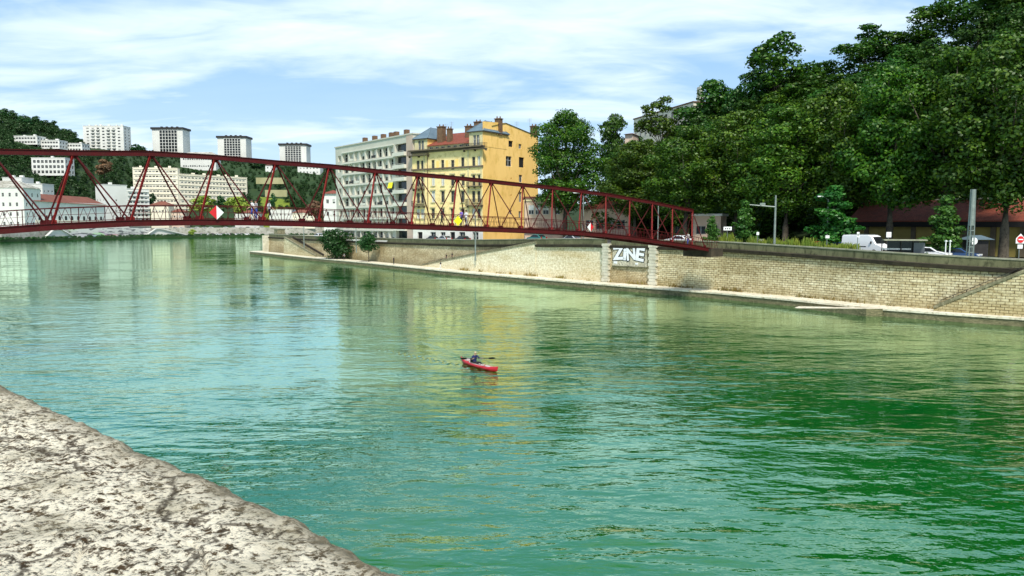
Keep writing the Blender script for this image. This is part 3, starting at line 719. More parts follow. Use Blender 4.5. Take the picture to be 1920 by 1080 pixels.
def quads_mesh(name, V, mat):
    me = bpy.data.meshes.new(name); n = len(V)//4
    me.vertices.add(len(V)); me.vertices.foreach_set('co', V.astype(np.float32).ravel())
    me.loops.add(n*4); me.loops.foreach_set('vertex_index', np.arange(n*4, dtype=np.int32))
    me.polygons.add(n); me.polygons.foreach_set('loop_start', np.arange(0, n*4, 4, dtype=np.int32)); me.polygons.foreach_set('loop_total', np.full(n, 4, dtype=np.int32))
    me.materials.append(M[mat]); me.update(calc_edges=True); return me
def make_lumps(seed, rx, z0, z1, n, rmin, rmax, cone=0):
    r = random.Random(seed); L_ = []; h_ = z1-z0
    for i in range(n):
        a = r.random()*6.28; tz = (i+.5)/n; prof = math.sin(math.pi*min(max(tz*.86+.10, 0), 1))**.6
        if cone: prof = (1-tz)**.8*.95+.1
        rad = r.uniform(rmin, rmax)
        rr_ = rx*prof*r.uniform(.45, 1.0)-rad*.5; rr_ = max(rr_, 0)
        L_.append(((rr_*math.cos(a), rr_*math.sin(a), z0+h_*tz*.93+r.uniform(-.4, .4)), rad*(.8 if tz > .85 else 1)))
    L_.append(((0, 0, z0+h_*.45), rx*.55))
    return L_
def trunk_mesh(seed, lumps, z_fork, r0, mat='bark'):
    r = random.Random(seed); mb = MB()
    mb.tube([(0, 0, -1.0), (0, 0, .3), (r.uniform(-.2, .2), r.uniform(-.2, .2), z_fork*.5), (0, 0, z_fork)], [r0*1.35, r0*1.1, r0*.9, r0*.75], 9)
    top = max(l[0][2] for l in lumps)
    for c, rad in lumps[::2]:
        if c[2] < z_fork*.8: continue
        m_ = Vector((c[0]*.35, c[1]*.35, z_fork+(c[2]-z_fork)*.45)); mb.tube([(0, 0, z_fork-.3), m_, c], [r0*.42, r0*.25, r0*.07], 6)
    mb.tube([(0, 0, z_fork), (.2, .1, z_fork+(top-z_fork)*.5), (0, 0, top*.95)], [r0*.7, r0*.4, r0*.08], 7)
    me = bpy.data.meshes.new('trunk'); me.from_pydata(mb.v, [], mb.f); me.materials.append(M[mat])
    me.polygons.foreach_set('use_smooth', [True]*len(mb.f)); me.update(); return me
PROTO = {}
def variant(kind, i):
    key = (kind, i)
    if key in PROTO: return PROTO[key]
    sd_ = hash(kind) if False else sum(ord(c) for c in kind)*31+i*97
    if kind == 'plane':   lm = make_lumps(sd_, 8, 7.2, 27, 58, 1.3, 2.7)+[((0, 0, z_), r2_) for z_, r2_ in ((11, 4.2), (16, 4.5), (21, 3.6), (25, 2.2))]; cr = leaf_cloud(sd_, lm, 30000, .40); mt = 'plane_leaves'; fk, r0 = 7.5, .5
    elif kind == 'hill':  lm = make_lumps(sd_, 5.5, 2.5, 14, 17, 1.5, 2.5); cr = leaf_cloud(sd_, lm, 6500, .50); mt = 'hill_leaves'; fk, r0 = 3.5, .25
    elif kind == 'airy':  lm = make_lumps(sd_, 5.5, 4, 15, 22, .9, 1.7); cr = leaf_cloud(sd_, lm, 5200, .46); mt = 'plane_leaves'; fk, r0 = 4.5, .25
    elif kind == 'young': lm = [l for l in make_lumps(sd_, 2.3, .9, 7.6, 34, .42, .8, 1) if l[1] < 1.1]+[((0, 0, 1.6+k*.9), 1.25-.2*k) for k in range(6)]; cr = leaf_cloud(sd_, lm, 4200, .30); mt = 'young_leaves'; fk, r0 = 1.8, .10
    elif kind == 'bush':  lm = make_lumps(sd_, 3.2, .3, 6.2, 14, 1.2, 1.9); cr = leaf_cloud(sd_, lm, 6000, .30); mt = 'bush_leaves'; fk, r0 = 1.2, .16
    elif kind == 'round': lm = make_lumps(sd_, 2.6, 2.8, 7.2, 14, .8, 1.4); cr = leaf_cloud(sd_, lm, 4200, .30); mt = 'bush_leaves'; fk, r0 = 3, .12
    elif kind == 'far':   lm = make_lumps(sd_, 6, 3, 16, 10, 2.2, 3.4); cr = leaf_cloud(sd_, lm, 900, 1.5); mt = 'far_leaves'; fk, r0 = 4, .3
    elif kind == 'lime':  lm = make_lumps(sd_, 6, 3, 13, 12, 1.8, 2.8); cr = leaf_cloud(sd_, lm, 1600, 1.1); mt = 'lime_leaves'; fk, r0 = 4, .3
    elif kind == 'rust':  lm = make_lumps(sd_, 6, 3, 14, 12, 1.8, 2.8); cr = leaf_cloud(sd_, lm, 1500, 1.2); mt = 'rust_leaves'; fk, r0 = 4, .3
    PROTO[key] = (quads_mesh('crown', cr, mt), trunk_mesh(sd_, lm, fk, r0), max(l[0][2]+l[1]*.8 for l in lm), max(math.hypot(l[0][0], l[0][1])+l[1] for l in lm), lm)
    return PROTO[key]
def tree(kind, i, loc, height, width, label, group=None, cat='tree', name=None, rz=None, trunk=True):
    cm, tm, h0, w0, _ = variant(kind, i)
    r_ = root(name or {'plane': 'plane_tree', 'bush': 'bush'}.get(kind, 'tree'), loc, label, cat, group, rnd.random()*6.28 if rz is None else rz)
    width *= 1.22; sc = (width/2/w0, width/2/w0, height/h0)
    for nm, me in (('crown', cm), ('trunk', tm)):
        if nm == 'trunk' and not trunk: continue
        o = bpy.data.objects.new(nm, me); col.objects.link(o); o.parent = r_; o.scale = sc
        if nm == 'trunk': o.scale = (min(sc[0], sc[2]*1.2), min(sc[1], sc[2]*1.2), sc[2])
    return r_
def tree_px(kind, i, px, ytop, wpx, D, label, zbase=None, q=None, **kw):
    if q is not None: base, _ = locate_bank(px, q); D = base.y; zbase = base.z if zbase is None else zbase
    p = at(px, ytop, D); zb = zbase if zbase is not None else min(ground_right(Vector((p.x, D, 0)))-.3, p.z-12.5)
    return tree(kind, i, (p.x, D, zb), p.z-zb, wpx*D/F, label, **kw)
G1 = 'row of big plane trees along the right bank'
for k, (px, yt, wp, q, lab) in enumerate([
    (1062, 203, 158, 17, 'tall plane tree standing alone beside the yellow building'),
    (1192, 262, 165, 20, 'plane tree above the thin right part of the bridge, next after the lone one'),
    (1290, 235, 170, 16, 'plane tree right above the end of the bridge'),
    (1385, 205, 170, 20, 'plane tree behind the T-shaped street pole'),
    (1480, 195, 190, 17, 'plane tree between the street pole and the red car'),
    (1580, 150, 200, 20, 'plane tree above the red and the blue parked cars'),
    (1680, 118, 215, 18, 'plane tree above the white van and the bus shelter'),
    (1790, 90, 230, 21, 'plane tree behind the tall lattice mast'),
    (1905, 60, 250, 17, 'plane tree above the no-entry sign at the right edge')]):
    tree_px('plane', k % 5, px, yt, wp, 0, lab, q=q, group=G1)
GH = 'trees on the skyline of the right-hand hill'
for k, (kd, px, yt, wp, D, lab) in enumerate([
    ('hill', 1157, 212, 92, 235, 'round tree at the left foot of the skyline beside the hilltop house'),
    ('airy', 1243, 180, 95, 215, 'loose-crowned tree in front of the hilltop house'),
    ('hill', 1335, 150, 112, 212, 'dark spreading tree just right of the hilltop house'),
    ('airy', 1462, 62, 150, 195, 'tall loose-crowned skyline tree, first of the big ones from the left'),
    ('hill', 1415, 130, 100, 198, 'lower skyline tree leaning out left of the tallest loose crown'),
    ('hill', 1560, 112, 100, 200, 'dark low skyline tree in the notch between two taller ones'),
    ('airy', 1625, 45, 150, 188, 'broad loose skyline tree right of the notch'),
    ('airy', 1748, 5, 140, 178, 'tall bright skyline tree left of the top right corner'),
    ('hill', 1845, -45, 150, 170, 'dark skyline tree touching the top edge of the view'),
    ('airy', 1930, -85, 150, 160, 'thin-crowned tree in the top right corner'),
    ('hill', 1690, 60, 110, 185, 'dense dark tree between the two tall loose skyline trees')]):
    tree_px(kd, k % 4, px, yt, wp, D, lab, group=GH)
# slope trees filling the hill behind the plane trees
cnt = 0; pts = []
for _ in range(7000):
    if cnt >= 185: break
    s = rnd.uniform(36, 168); q = rnd.uniform(28, 104)
    X = U*s+NN*(q+83.2+LEDGE); p = Vector((X.x, X.y, 0)); z = ground_right(p)
    px, py = proj(Vector((p.x, p.y, z+11)))
    if px < 1150 or px > 2250: continue
    sky_ = interp(px, [(1120, 260), (1160, 232), (1250, 215), (1330, 190), (1400, 150), (1470, 110), (1560, 125), (1620, 95), (1740, 60), (1850, 0), (2000, -130), (2300, -300)])
    if py < sky_+14: continue
    if 1180 < px < 1300 and py < 262: continue
    if any((p-o_).length < 5.8 for o_ in pts): continue
    pts.append(p); cnt += 1
    tree('hill' if cnt % 3 else 'airy', cnt % 4, (p.x, p.y, z-.3), rnd.uniform(9, 13), rnd.uniform(9, 13), 'broadleaf tree in the dense wood on the right-hand slope', group='trees of the dense wood on the right-hand slope', trunk=True)
# smaller street trees
for k, (kd, px, yt, wp, q, lab, mt) in enumerate([
    ('young', 1397, 374, 62, 6.0, 'young bushy tree left of the T-shaped street pole', 0),
    ('young', 1336, 404, 40, 1.5, 'small bright green shrub at the right end of the bridge', 0),
    ('young', 1566, 346, 95, 10.0, 'cone-shaped green tree behind the red car', 0),
    ('young', 1776, 364, 86, 8.0, 'leafy young tree left of the tall lattice mast', 0)]):
    tree_px(kd, k % 3, px, yt, wp, 0, lab, q=q)
# bushes on the towpath
def ledge_tree(kind, i, px, yt, wp, lab, nm):
    s = s_at_px(px, LEDGE-1); p = wall_pt(s, -1.0, LZ); tp_ = at(px, yt, p.y)
    tree(kind, i, (p.x, p.y, LZ-.1), tp_.z-LZ, wp*p.y/F, lab, name=nm, cat='bush' if kind == 'bush' else 'tree')
ledge_tree('bush', 0, 628, 427, 76, 'large dark round bush growing on the towpath under the bridge', 'bush')
ledge_tree('round', 1, 691, 432, 44, 'small round-headed tree on the towpath right of the large bush', 'round_tree')
# mid trees beyond bridge at low buildings
tree_px('hill', 1, 1150, 350, 110, 0, 'bright tree behind the bridge right of the pink house', q=26)
# grass tufts along the wall foot
def grass(name, s0, s1, n, mat, label, q0=-.35, zf=LZ, h_=.55, seed=3):
    r = np.random.RandomState(seed); V = []
    for i in range(n):
        s = r.uniform(s0, s1); c = r.rand()
        if noise.noise(Vector((s*.25, seed, 0))) < (-.25 if seed == 8 else .25*r.rand()-.05): continue
        z = zf if not callable(zf) else zf(s)
        p = wall_pt(s, q0+r.uniform(0, 2.5 if seed == 8 else .55)**1, z); a = r.uniform(0, 6.28); hh = h_*(.15+1.1*r.rand()**1.6+(.25 if seed == 8 else 0))*((.35+.65*max(0, min(1, .5+1.3*noise.noise(Vector((s*.8, 7, 0)))))) if seed == 8 else 1); w_ = .09
        d = Vector((math.cos(a), math.sin(a), 0)); tl = Vector((r.normal()*.15, r.normal()*.15, hh))
        V += [tuple(p-d*w_), tuple(p+d*w_), tuple(p+d*w_*.4+tl), tuple(p-d*w_*.2+tl)]
    me = quads_mesh(name, np.array(V), mat); o = bpy.data.objects.new(name, me); col.objects.link(o)
    tag(o, label, 'grass', kind='stuff'); return o
grass('dry_grass', 2, s_at_px(1240, LEDGE), 5200, 'dry_grass', 'brown dry grass growing along the foot of the quay wall')
grass('dry_grass', s_at_px(1225, LEDGE), s_at_px(860, LEDGE), 1500, 'dry_grass', 'brown dry weeds at the foot of the pale quay wall', seed=5)
grass('verge_grass', s_at_px(1620, LEDGE+5), s_at_px(1345, LEDGE+5), 9000, 'meadow', 'yellow-green tall grass verge behind the parapet left of the red car', q0=2.2, zf=roadz, h_=1.5, seed=8)

# ------------------------------------------------------------------ buildings
class Facade:
    """vertical plane from A to B (ground points, as seen left->right), outward normal towards camera"""
    def __init__(s, A, B): s.A = Vector((A[0], A[1], 0)); s.B = Vector((B[0], B[1], 0)); s.d = (s.B-s.A).normalized(); s.L = (s.B-s.A).length; s.n = Vector((s.d.y, -s.d.x, 0)); s.ang = math.atan2(s.d.y, s.d.x)
    def pt(s, u, z, o=0): p = s.A+s.d*u+s.n*o; return Vector((p.x, p.y, z))
    def uz(s, px, py):
        a = at(px, py, 1.0); r = a.x
        u = (s.A.y*r-s.A.x)/(s.d.x-s.d.y*r); Y = s.A.y+s.d.y*u
        return u, at(px, py, Y).z
    def rect(s, x0, y0, x1, y1):
        u0, za = s.uz(x0, y0); u1, zb = s.uz(x1, y0); _, zc_ = s.uz(x0, y1); _, zd = s.uz(x1, y1)
        return u0, u1, (zc_+zd)/2, (za+zb)/2
def facade_mesh(mb, f, z0, z1, holes, rec=.25, mi=0, mr=None, u0=0, u1=None):
    u1 = f.L if u1 is None else u1
    us = sorted(set([u0, u1]+[round(h[k], 4) for h in holes for k in (0, 1)])); zs = sorted(set([z0, z1]+[round(h[k], 4) for h in holes for k in (2, 3)]))
    us = [u for u in us if u0 <= u <= u1]; zs = [z for z in zs if z0 <= z <= z1]
    mb.cm = mi
    # merge cells per column band
    for a, b in zip(us, us[1:]):
        run = None
        um = (a+b)/2; hs = sorted([(h[2], h[3]) for h in holes if h[0] < um < h[1]])
        z = z0
        for lo, hi in hs+[(z1, None)]:
            lo = min(max(lo, z0), z1)
            if lo > z+1e-4: mb.poly([f.pt(a, z), f.pt(b, z), f.pt(b, lo), f.pt(a, lo)], [(a, z), (b, z), (b, lo), (a, lo)])
            if hi is not None: z = min(hi, z1)
    mb.cm = mi if mr is None else mr
    for h in holes:
        a, b, c, d = h[:4]
        mb.poly([f.pt(a, c), f.pt(b, c), f.pt(b, c, -rec), f.pt(a, c, -rec)]); mb.poly([f.pt(a, d, -rec), f.pt(b, d, -rec), f.pt(b, d), f.pt(a, d)])
        mb.poly([f.pt(a, c), f.pt(a, c, -rec), f.pt(a, d, -rec), f.pt(a, d)]); mb.poly([f.pt(b, c, -rec), f.pt(b, c), f.pt(b, d), f.pt(b, d, -rec)])
    mb.cm = 0
WCACHE = {}
def window_mesh(w_, h_, style):
    key = (round(w_, 1), round(h_, 1), style)
    if key in WCACHE: return WCACHE[key]
    mb = MB(); mb.cm = 0
    mb.box((0, .02, 0), (w_, .03, h_))
    mb.cm = 1; fr = min(.07, w_*.08)*(.6 if style == 'dark' else 1)
    if style != 'hole':
        for x in ((-w_/2+fr/2), 0, (w_/2-fr/2)): mb.box((x, -.02, 0), (fr, .06, h_))
        mb.box((0, -.021, h_/2-fr/2), (w_-.002, .06, fr)); mb.box((0, -.021, -h_/2+fr/2), (w_-.002, .06, fr))
        if h_ > 1.8: mb.box((0, -.022, h_*.12), (w_-.004, .05, fr*.8))
    if style == 'blind':
        mb.box((0, -.035, h_*.22), (w_*.96, .03, h_*.52))
    if style == 'halfshut':
        mb.box((-w_*.3, -.035, 0), (w_*.36, .04, h_*.97)); mb.box((w_*.3, -.035, 0), (w_*.36, .04, h_*.97))
    me = bpy.data.meshes.new('window'); me.from_pydata(mb.v, [], mb.f)
    me.materials.append(M['black_hole' if style == 'hole' else 'glass_dark']); me.materials.append(M['frame_grey' if style == 'dark' else 'shutter_white'])
    me.polygons.foreach_set('material_index', mb.m); me.update(); WCACHE[key] = me; return me
def add_windows(r_, f, holes, rec=.25, styles=('plain', 'blind', 'plain', 'halfshut'), seed=1, name='window'):
    r = random.Random(seed); over = MB(); hs = sorted(holes, key=lambda h: -(h[1]-h[0])*(h[3]-h[2]))
    have = sum(1 for c in r_.children if c.name.startswith('window'))
    for k, h in enumerate(hs):
        w_, h_ = h[1]-h[0], h[3]-h[2]; st_ = r.choice(styles)
        c = f.pt((h[0]+h[1])/2, (h[2]+h[3])/2, -rec+.04)
        if k+have < 99:
            me = window_mesh(w_, h_, st_); o = place(name, me, r_, c, f.ang); o.scale = (w_/round(w_, 1) if round(w_, 1) else 1, 1, h_/round(h_, 1) if round(h_, 1) else 1)
        else:
            over.cm = 0; over.box(c, (w_, .03, h_), f.d)
            over.cm = 1; over.box(c+f.n*.03, (.07, .04, h_), f.d); over.box(c+f.n*.04+Vector((0, 0, h_*.25)), (w_*.96, .03, h_*r.choice((.1, .45))), f.d)
    if over.v: over.build('windows', ['glass_dark', 'shutter_white'], r_, kind='stuff')
def box_building(name, label, pL, DL, pR, DR, depth, ytop, z0, wall, rows=0, cols=0, wsize=(1.4, 1.5), roof='flat', roofmat=None, margin=(.06, .10), sidecols=3, group=None, cat='building', styles=('plain', 'blind', 'plain'), rooftop=0, slabs=None, seed=1, ztop=None, side=None, rec=.3):
    A = at(pL, 400, DL); B = at(pR, 400, DR); f = Facade(A, B); top = ztop if ztop else at(pL, ytop, DL).z
    r_ = root(name, (f.A.x+f.d.x*f.L/2-f.n.x*depth/2, f.A.y+f.d.y*f.L/2-f.n.y*depth/2, z0), label, cat, group)
    mb = MB(); holes = []
    if rows:
        H_ = top-z0; fh = H_*(1-margin[1])/rows
        for i in range(rows):
            for j in range(cols):
                uc = f.L*margin[0]+(f.L*(1-2*margin[0]))*(j+.5)/cols; zc_ = z0+H_*margin[1]*.4+fh*(i+.55)
                holes.append((uc-wsize[0]/2, uc+wsize[0]/2, zc_-wsize[1]/2, zc_+wsize[1]/2))
    facade_mesh(mb, f, z0, top, holes, rec)
    # side and back faces
    C = f.B-f.n*depth; D = f.A-f.n*depth; fr = Facade(f.B, C); fl = Facade(D, f.A); sh = {}
    for ff, key in ((fr, 'r'), (fl, 'l')):
        hs = []
        if rows and sidecols and (side is None or key in side):
            for i in range(rows):
                for j in range(sidecols):
                    uc = ff.L*(j+.5)/sidecols; zc_ = z0+(top-z0)*margin[1]*.4+fh*(i+.55); hs.append((uc-wsize[0]/2, uc+wsize[0]/2, zc_-wsize[1]/2, zc_+wsize[1]/2))
        facade_mesh(mb, ff, z0, top, hs, rec); sh[key] = (ff, hs)
    fb = Facade(C, D); facade_mesh(mb, fb, z0, top, [])
    mb.poly([Vector((p.x, p.y, top)) for p in (f.A, f.B, C, D)])
    mb.build('wall', wall, r_)
    add_windows(r_, f, holes, rec, styles, seed)
    for key in sh:
        if sh[key][1]: add_windows(r_, sh[key][0], sh[key][1], rec, styles, seed+1)
    P4 = [Vector((p.x, p.y, top)) for p in (f.A, f.B, C, D)]; ctr = sum(P4, Vector())/4
    if roof == 'flat':
        mb = MB(); ov = .25
        mb.box(ctr+Vector((0, 0, .18)), (f.L+ov*2, depth+ov*2, .36), f.d); mb.build('roof', roofmat or wall, r_)
    elif roof == 'hip':
        mb = MB(); ov = .7; e = [p+(p-ctr).normalized()*ov*1.2 for p in P4]; ins = min(depth/2, f.L/2)*.95; hgt = roof_h = min(depth, f.L)*.28
        r1 = (P4[0]+P4[3])/2+f.d*ins+Vector((0, 0, hgt)); r2 = (P4[1]+P4[2])/2-f.d*ins+Vector((0, 0, hgt))
        mb.poly([e[0], e[1], r2, r1]); mb.poly([e[1], e[2], r2]); mb.poly([e[2], e[3], r1, r2]); mb.poly([e[3], e[0], r1]); mb.poly(e[::-1]); mb.build('roof', roofmat or 'far_tile', r_)
    rr_ = random.Random(seed)
    for k in range(rooftop):
        u = f.L*(k+.5)/rooftop+rr_.uniform(-1, 1)*f.L*.03; p = f.pt(u, top, -depth*rr_.uniform(.3, .6)); hh = rr_.uniform(1.0, 2.2)
        MB().box(p+Vector((0, 0, hh/2+.2)), (rr_.uniform(1.5, 3), 2, hh), f.d).build('rooftop_box', wall, r_)
    if slabs:
        mb = MB(); nsl = rows
        for i in range(rows+1):
            z = z0+(top-z0)*margin[1]*.4+(top-z0)*(1-margin[1])/rows*i
            mb.box(f.pt(f.L/2, z, slabs/2-.01), (f.L*.97, slabs, .22), f.d)
        mb.build('floor_slabs', wall, r_)
    return r_, f, top

# --- grey apartment block
zb = 5.6
A = at(631, 400, 204); B = at(776, 400, 172.3); f = Facade(A, B)
r_ = root('apartment_block', (f.A.x+8, f.A.y+8, zb), 'grey concrete apartment block with rows of loggias, left of the yellow building', 'building')
topL = f.uz(631, 283)[1]; top = 30.4
holes = []; bays = []; gr = []
rowsY = 8; fh = (top-1.6-zb)/rowsY
def fu(px): return f.uz(px, 400)[0]
colx = [(644, 654), (656, 664), (666, 674), (676, 685), (687, 696), (698, 706), (708, 717), (719, 728), (730, 739)]
for i in range(rowsY):
    zc_ = zb+fh*i+fh*.52
    holes.append((fu(635.5), fu(641), zc_-.75, zc_+.75))
    for a, b in colx:
        holes.append((fu(a), fu(b), zc_-(1.15 if i else 1.5), zc_+1.0))
    bays.append((fu(742), fu(763), zc_-1.15, zc_+1.3))
mb = MB(); facade_mesh(mb, f, zb, top, holes+bays, .9, 0, 1)
C = f.B-f.n*14; D = f.A-f.n*14
for P_, Q_ in ((f.B, C), (C, D), (D, f.A)): facade_mesh(mb, Facade(P_, Q_), zb, top, [], .2)
mb.poly([Vector((p.x, p.y, top)) for p in (f.A, f.B, C, D)]); mb.build('wall', ['grey_wall', 'grey_slab'], r_)
add_windows(r_, f, holes, .9, ('plain', 'blind', 'plain', 'halfshut', 'blind'), 4)
mb = MB()
for i in range(rowsY+1):
    z = zb+fh*i-.05; mb.box(f.pt((fu(643)+fu(740))/2, z, .1), (fu(740)-fu(643), .22, .26), f.d)
mb.build('floor_slabs', 'grey_slab', r_)
for i in range(rowsY):
    z = zb+fh*i; u0, u1 = fu(741.5), fu(763.5); m_ = MB(); m_.box(f.pt((u0+u1)/2, z+.35, .35), (u1-u0, .8, .85), f.d); m_.box(f.pt((u0+u1)/2, z+1.0, .7), (u1-u0, .05, .06), f.d)
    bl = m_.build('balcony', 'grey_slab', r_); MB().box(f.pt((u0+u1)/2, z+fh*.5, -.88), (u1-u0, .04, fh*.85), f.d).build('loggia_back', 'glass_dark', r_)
    for c_ in (1, 3):  # small railing bars on some loggias
        a, b = colx[(i*c_+i) % 9]; MB().box(f.pt((fu(a)+fu(b))/2, z+.75, .0), (fu(b)-fu(a), .05, .6), f.d).build('loggia_rail', 'iron' if c_ == 1 else 'grey_slab', r_)
MB().box(f.pt((fu(764)+fu(776))/2, (zb+top)/2, .06), (fu(776)-fu(764), .12, top-zb), f.d).build('end_bay', 'grey_bay', r_)
mb = MB().box((f.A+f.B+C+D)/4+Vector((0, 0, top+.15)), (f.L+.4, 14.4, .3), f.d); mb.build('roof', 'grey_wall', r_)
for px in (677, 695, 711, 726, 735, 754):
    u = fu(px); MB().box(f.pt(u, top+.95, -1.5), (1.1, 1.0, 1.3), f.d).build('roof_vent', 'brick_chimney', r_)
m_ = MB(); ua, ub = fu(731), fu(739); z = f.uz(735, 341)[1]; m_.prism([f.pt(ua, z, .1), f.pt(ub, z, .1), f.pt(ub, z-1.5, .55), f.pt(ua, z-1.5, .55)], f.n*.05); m_.build('awning', 'awning_yellow', r_)
MB().box(f.pt(fu(695), zb+.2, .4), (fu(740)-fu(650), .8, .5), f.d).build('plinth', 'stone_white', r_)

# --- yellow building
Acor = at(905.5, 400, 160); Bl = at(774, 400, 172); f = Facade(Bl, Acor)          # river front
sd_ = -f.n; Cn = f.B+sd_*21; fs = Facade(f.B, Cn)                               # side wall
yb = root('yellow_house', (f.B.x, f.B.y, zb), 'tall yellow apartment house with slate pavilion roofs and a blank side wall', 'building')
zcor = 26.2
def FR(x0, y0, x1, y1): return f.rect(x0, y0, x1, y1)
H1 = []   # front holes
for x0, x1 in ((781, 786.5), (789, 795), (809, 814.5), (827, 832.5), (845.5, 851.5)): H1.append(FR(x0, 301 if x0 < 800 else 300, x1, 318 if x0 > 800 else 319))
H1 += [FR(864.5, 295, 870.5, 313), FR(885, 294, 891, 312), FR(895, 292.5, 901, 311)]
for x0, x1 in ((809, 815), (827, 833), (845, 852), (865, 871), (885.5, 891), (896, 901)): H1.append(FR(x0, 328, x1, 348))
H1 += [FR(781, 330, 786.5, 350), FR(789, 330, 795, 350)]
for x0, x1 in ((809, 815.5), (827, 833.5), (845.5, 852.5), (864, 871), (885, 891), (895, 901)): H1.append(FR(x0, 358, x1, 379))
H1 += [FR(781, 362, 787, 381), FR(789, 362, 795, 381)]
for x0, x1 in ((809, 815), (827, 833), (845, 852), (864, 871), (885, 891), (895, 901)): H1.append(FR(x0, 391, x1, 409))
H1 += [FR(781, 392, 787, 410), FR(789, 392, 795, 410)]
G0 = [FR(x0, 435, x1, 455) for x0, x1 in ((783, 792), (807, 817), (826, 835), (844, 853), (861, 872), (886, 897))]
mb = MB(); zg = 9.4
facade_mesh(mb, f, zg, zcor, [h for h in H1 if h[3] < zcor-.2], .28, 0, 2)
HS = [fs.rect(*q) for q in ((948.5, 293, 959.5, 312), (973, 295, 983, 314), (953.5, 264, 962, 275.5), (972.5, 270, 978, 279), (973, 328, 979.5, 342), (973, 360, 978.5, 379), (955, 394, 960, 402), (972.5, 396, 977.5, 409))]
HS += [fs.rect(957.5, 333, 959.5, 336), fs.rect(957.5, 364.5, 959.5, 367.5)]
zs1 = fs.uz(930, 243.5)[1]
facade_mesh(mb, fs, zb, 26.2, [h for h in HS if h[3] < 26.2], .3, 1, 1)
facade_mesh(mb, fs, 26.2, 30.3, [h for h in HS if h[2] > 26.2], .3, 1, 1)
mb.cm = 1
gz = [(0, 30.3), (4.2, 30.3), (7.5, 32.2), (fs.L, 30.3)]
mb.poly([fs.pt(0, 30.3), fs.pt(fs.L, 30.3), fs.pt(fs.L, 30.35), fs.pt(8.0, 32.1), fs.pt(0, 31.6)])
mb.cm = 0
DL = f.A+sd_*21; facade_mesh(mb, Facade(Cn, DL), zb, 30.3, []); facade_mesh(mb, Facade(DL, f.A), zb, 26.2, [])
mb.build('wall', ['yellow_front', 'yellow_side', 'cream_trim'], yb)
mb = MB(); facade_mesh(mb, f, zb, zg, G0, .35); mb.build('ground_floor_wall', 'stone_white', yb)
add_windows(yb, f, H1, .28, ('dark', 'dark', 'dark', 'dark', 'halfshut'), 9)
add_windows(yb, f, G0, .35, ('plain', 'hole'), 2, 'window')
add_windows(yb, fs, HS, .3, ('hole', 'hole', 'plain'), 5)
# trims: cornice, string course, lintels
mb = MB(); mb.box(f.pt(f.L/2, zcor+.25, .35), (f.L+.6, 1.5, .28), f.d); mb.box(f.pt(f.L/2, zcor-.1, .14), (f.L+.3, .5, .35), f.d); mb.build('cornice', 'dark_trim', yb)
zsc = f.uz(840, 318.5)[1]-.3
mb = MB(); zz_ = f.uz(905, 311.5)[1]; mb.box(f.pt(f.L/2, zz_, .12), (f.L+.2, .34, .38), f.d); mb.build('string_course', 'dark_trim', yb)
mb = MB(); mb.box(f.pt(f.L/2, zg, .08), (f.L+.1, .26, .4), f.d); mb.build('string_course', 'cream_trim', yb)
for h in H1:
    if h[3] < zz_-.5:
        uc = (h[0]+h[1])/2; MB().box(f.pt(uc, h[2]-.08, .08), (h[1]-h[0]+.35, .24, .14), f.d).build('window_sill', 'cream_trim', yb); m_ = MB(); m_.box(f.pt(uc, h[3]+.28, .1), (h[1]-h[0]+.5, .26, .22), f.d); m_.build('lintel', 'cream_trim', yb)
for px in (797.5, 880, 904):
    u = f.uz(px, 380)[0]; MB().box(f.pt(u-.2, (zg+zcor)/2, .05), (.35, .12, zcor-zg), f.d).build('pilaster', 'cream_trim', yb)
for k, (px, py0, py1) in enumerate(((820.5, 302, 316), (838, 300, 315), (856.5, 298, 313))):
    u, z = f.uz(px, (py0+py1)/2); MB().box(f.pt(u, z, -.04), (.75, .14, 1.6), f.d).build('niche', 'yellow_side', yb)
MB().tube([f.pt(fu_, zg, .12) for fu_ in [f.uz(803, 400)[0]]]+[f.pt(f.uz(803, 400)[0], zcor-.3, .12)], [.07, .07], 6).build('downpipe', 'brick_chimney', yb)
# balconies
def balcony(x0, x1, ytop_, ybot, proud=.9, name='balcony'):
    u0, u1, z0_, z1_ = f.rect(x0, ytop_, x1, ybot); m_ = MB(); m_.cm = 1; m_.box(f.pt((u0+u1)/2, z0_+.08, proud/2), (u1-u0, proud, .16), f.d)
    for s_ in np.linspace(u0+.15, u1-.15, 3): m_.box(f.pt(s_, z0_-.18, proud*.35), (.14, proud*.6, .36), f.d)
    m_.cm = 0; hh = z1_-z0_
    m_.box(f.pt((u0+u1)/2, z0_+hh, proud-.03), (u1-u0, .05, .06), f.d)
    nbars = max(4, int((u1-u0)/.16))
    for s_ in np.linspace(u0+.03, u1-.03, nbars): m_.box(f.pt(s_, z0_+.16+(hh-.16)/2, proud-.03), (.03, .03, hh-.16), f.d)
    for uu in (u0+.02, u1-.02):
        m_.box(f.pt(uu, z0_+hh, proud/2), (.04, proud, .05), f.d)
        for o_ in np.linspace(.15, proud-.1, 4): m_.box(f.pt(uu, z0_+.16+(hh-.16)/2, o_), (.03, .03, hh-.16), f.d)
    m_.build(name, ['iron', 'dark_trim'], yb)
balcony(877, 906, 373.5, 386); balcony(879, 904, 341, 350); balcony(776, 798, 377, 387); balcony(776, 797, 345, 355)
balcony(871, 914, 269.5, 280.5, 1.0); balcony(769, 805, 283, 292.5, 1.0)
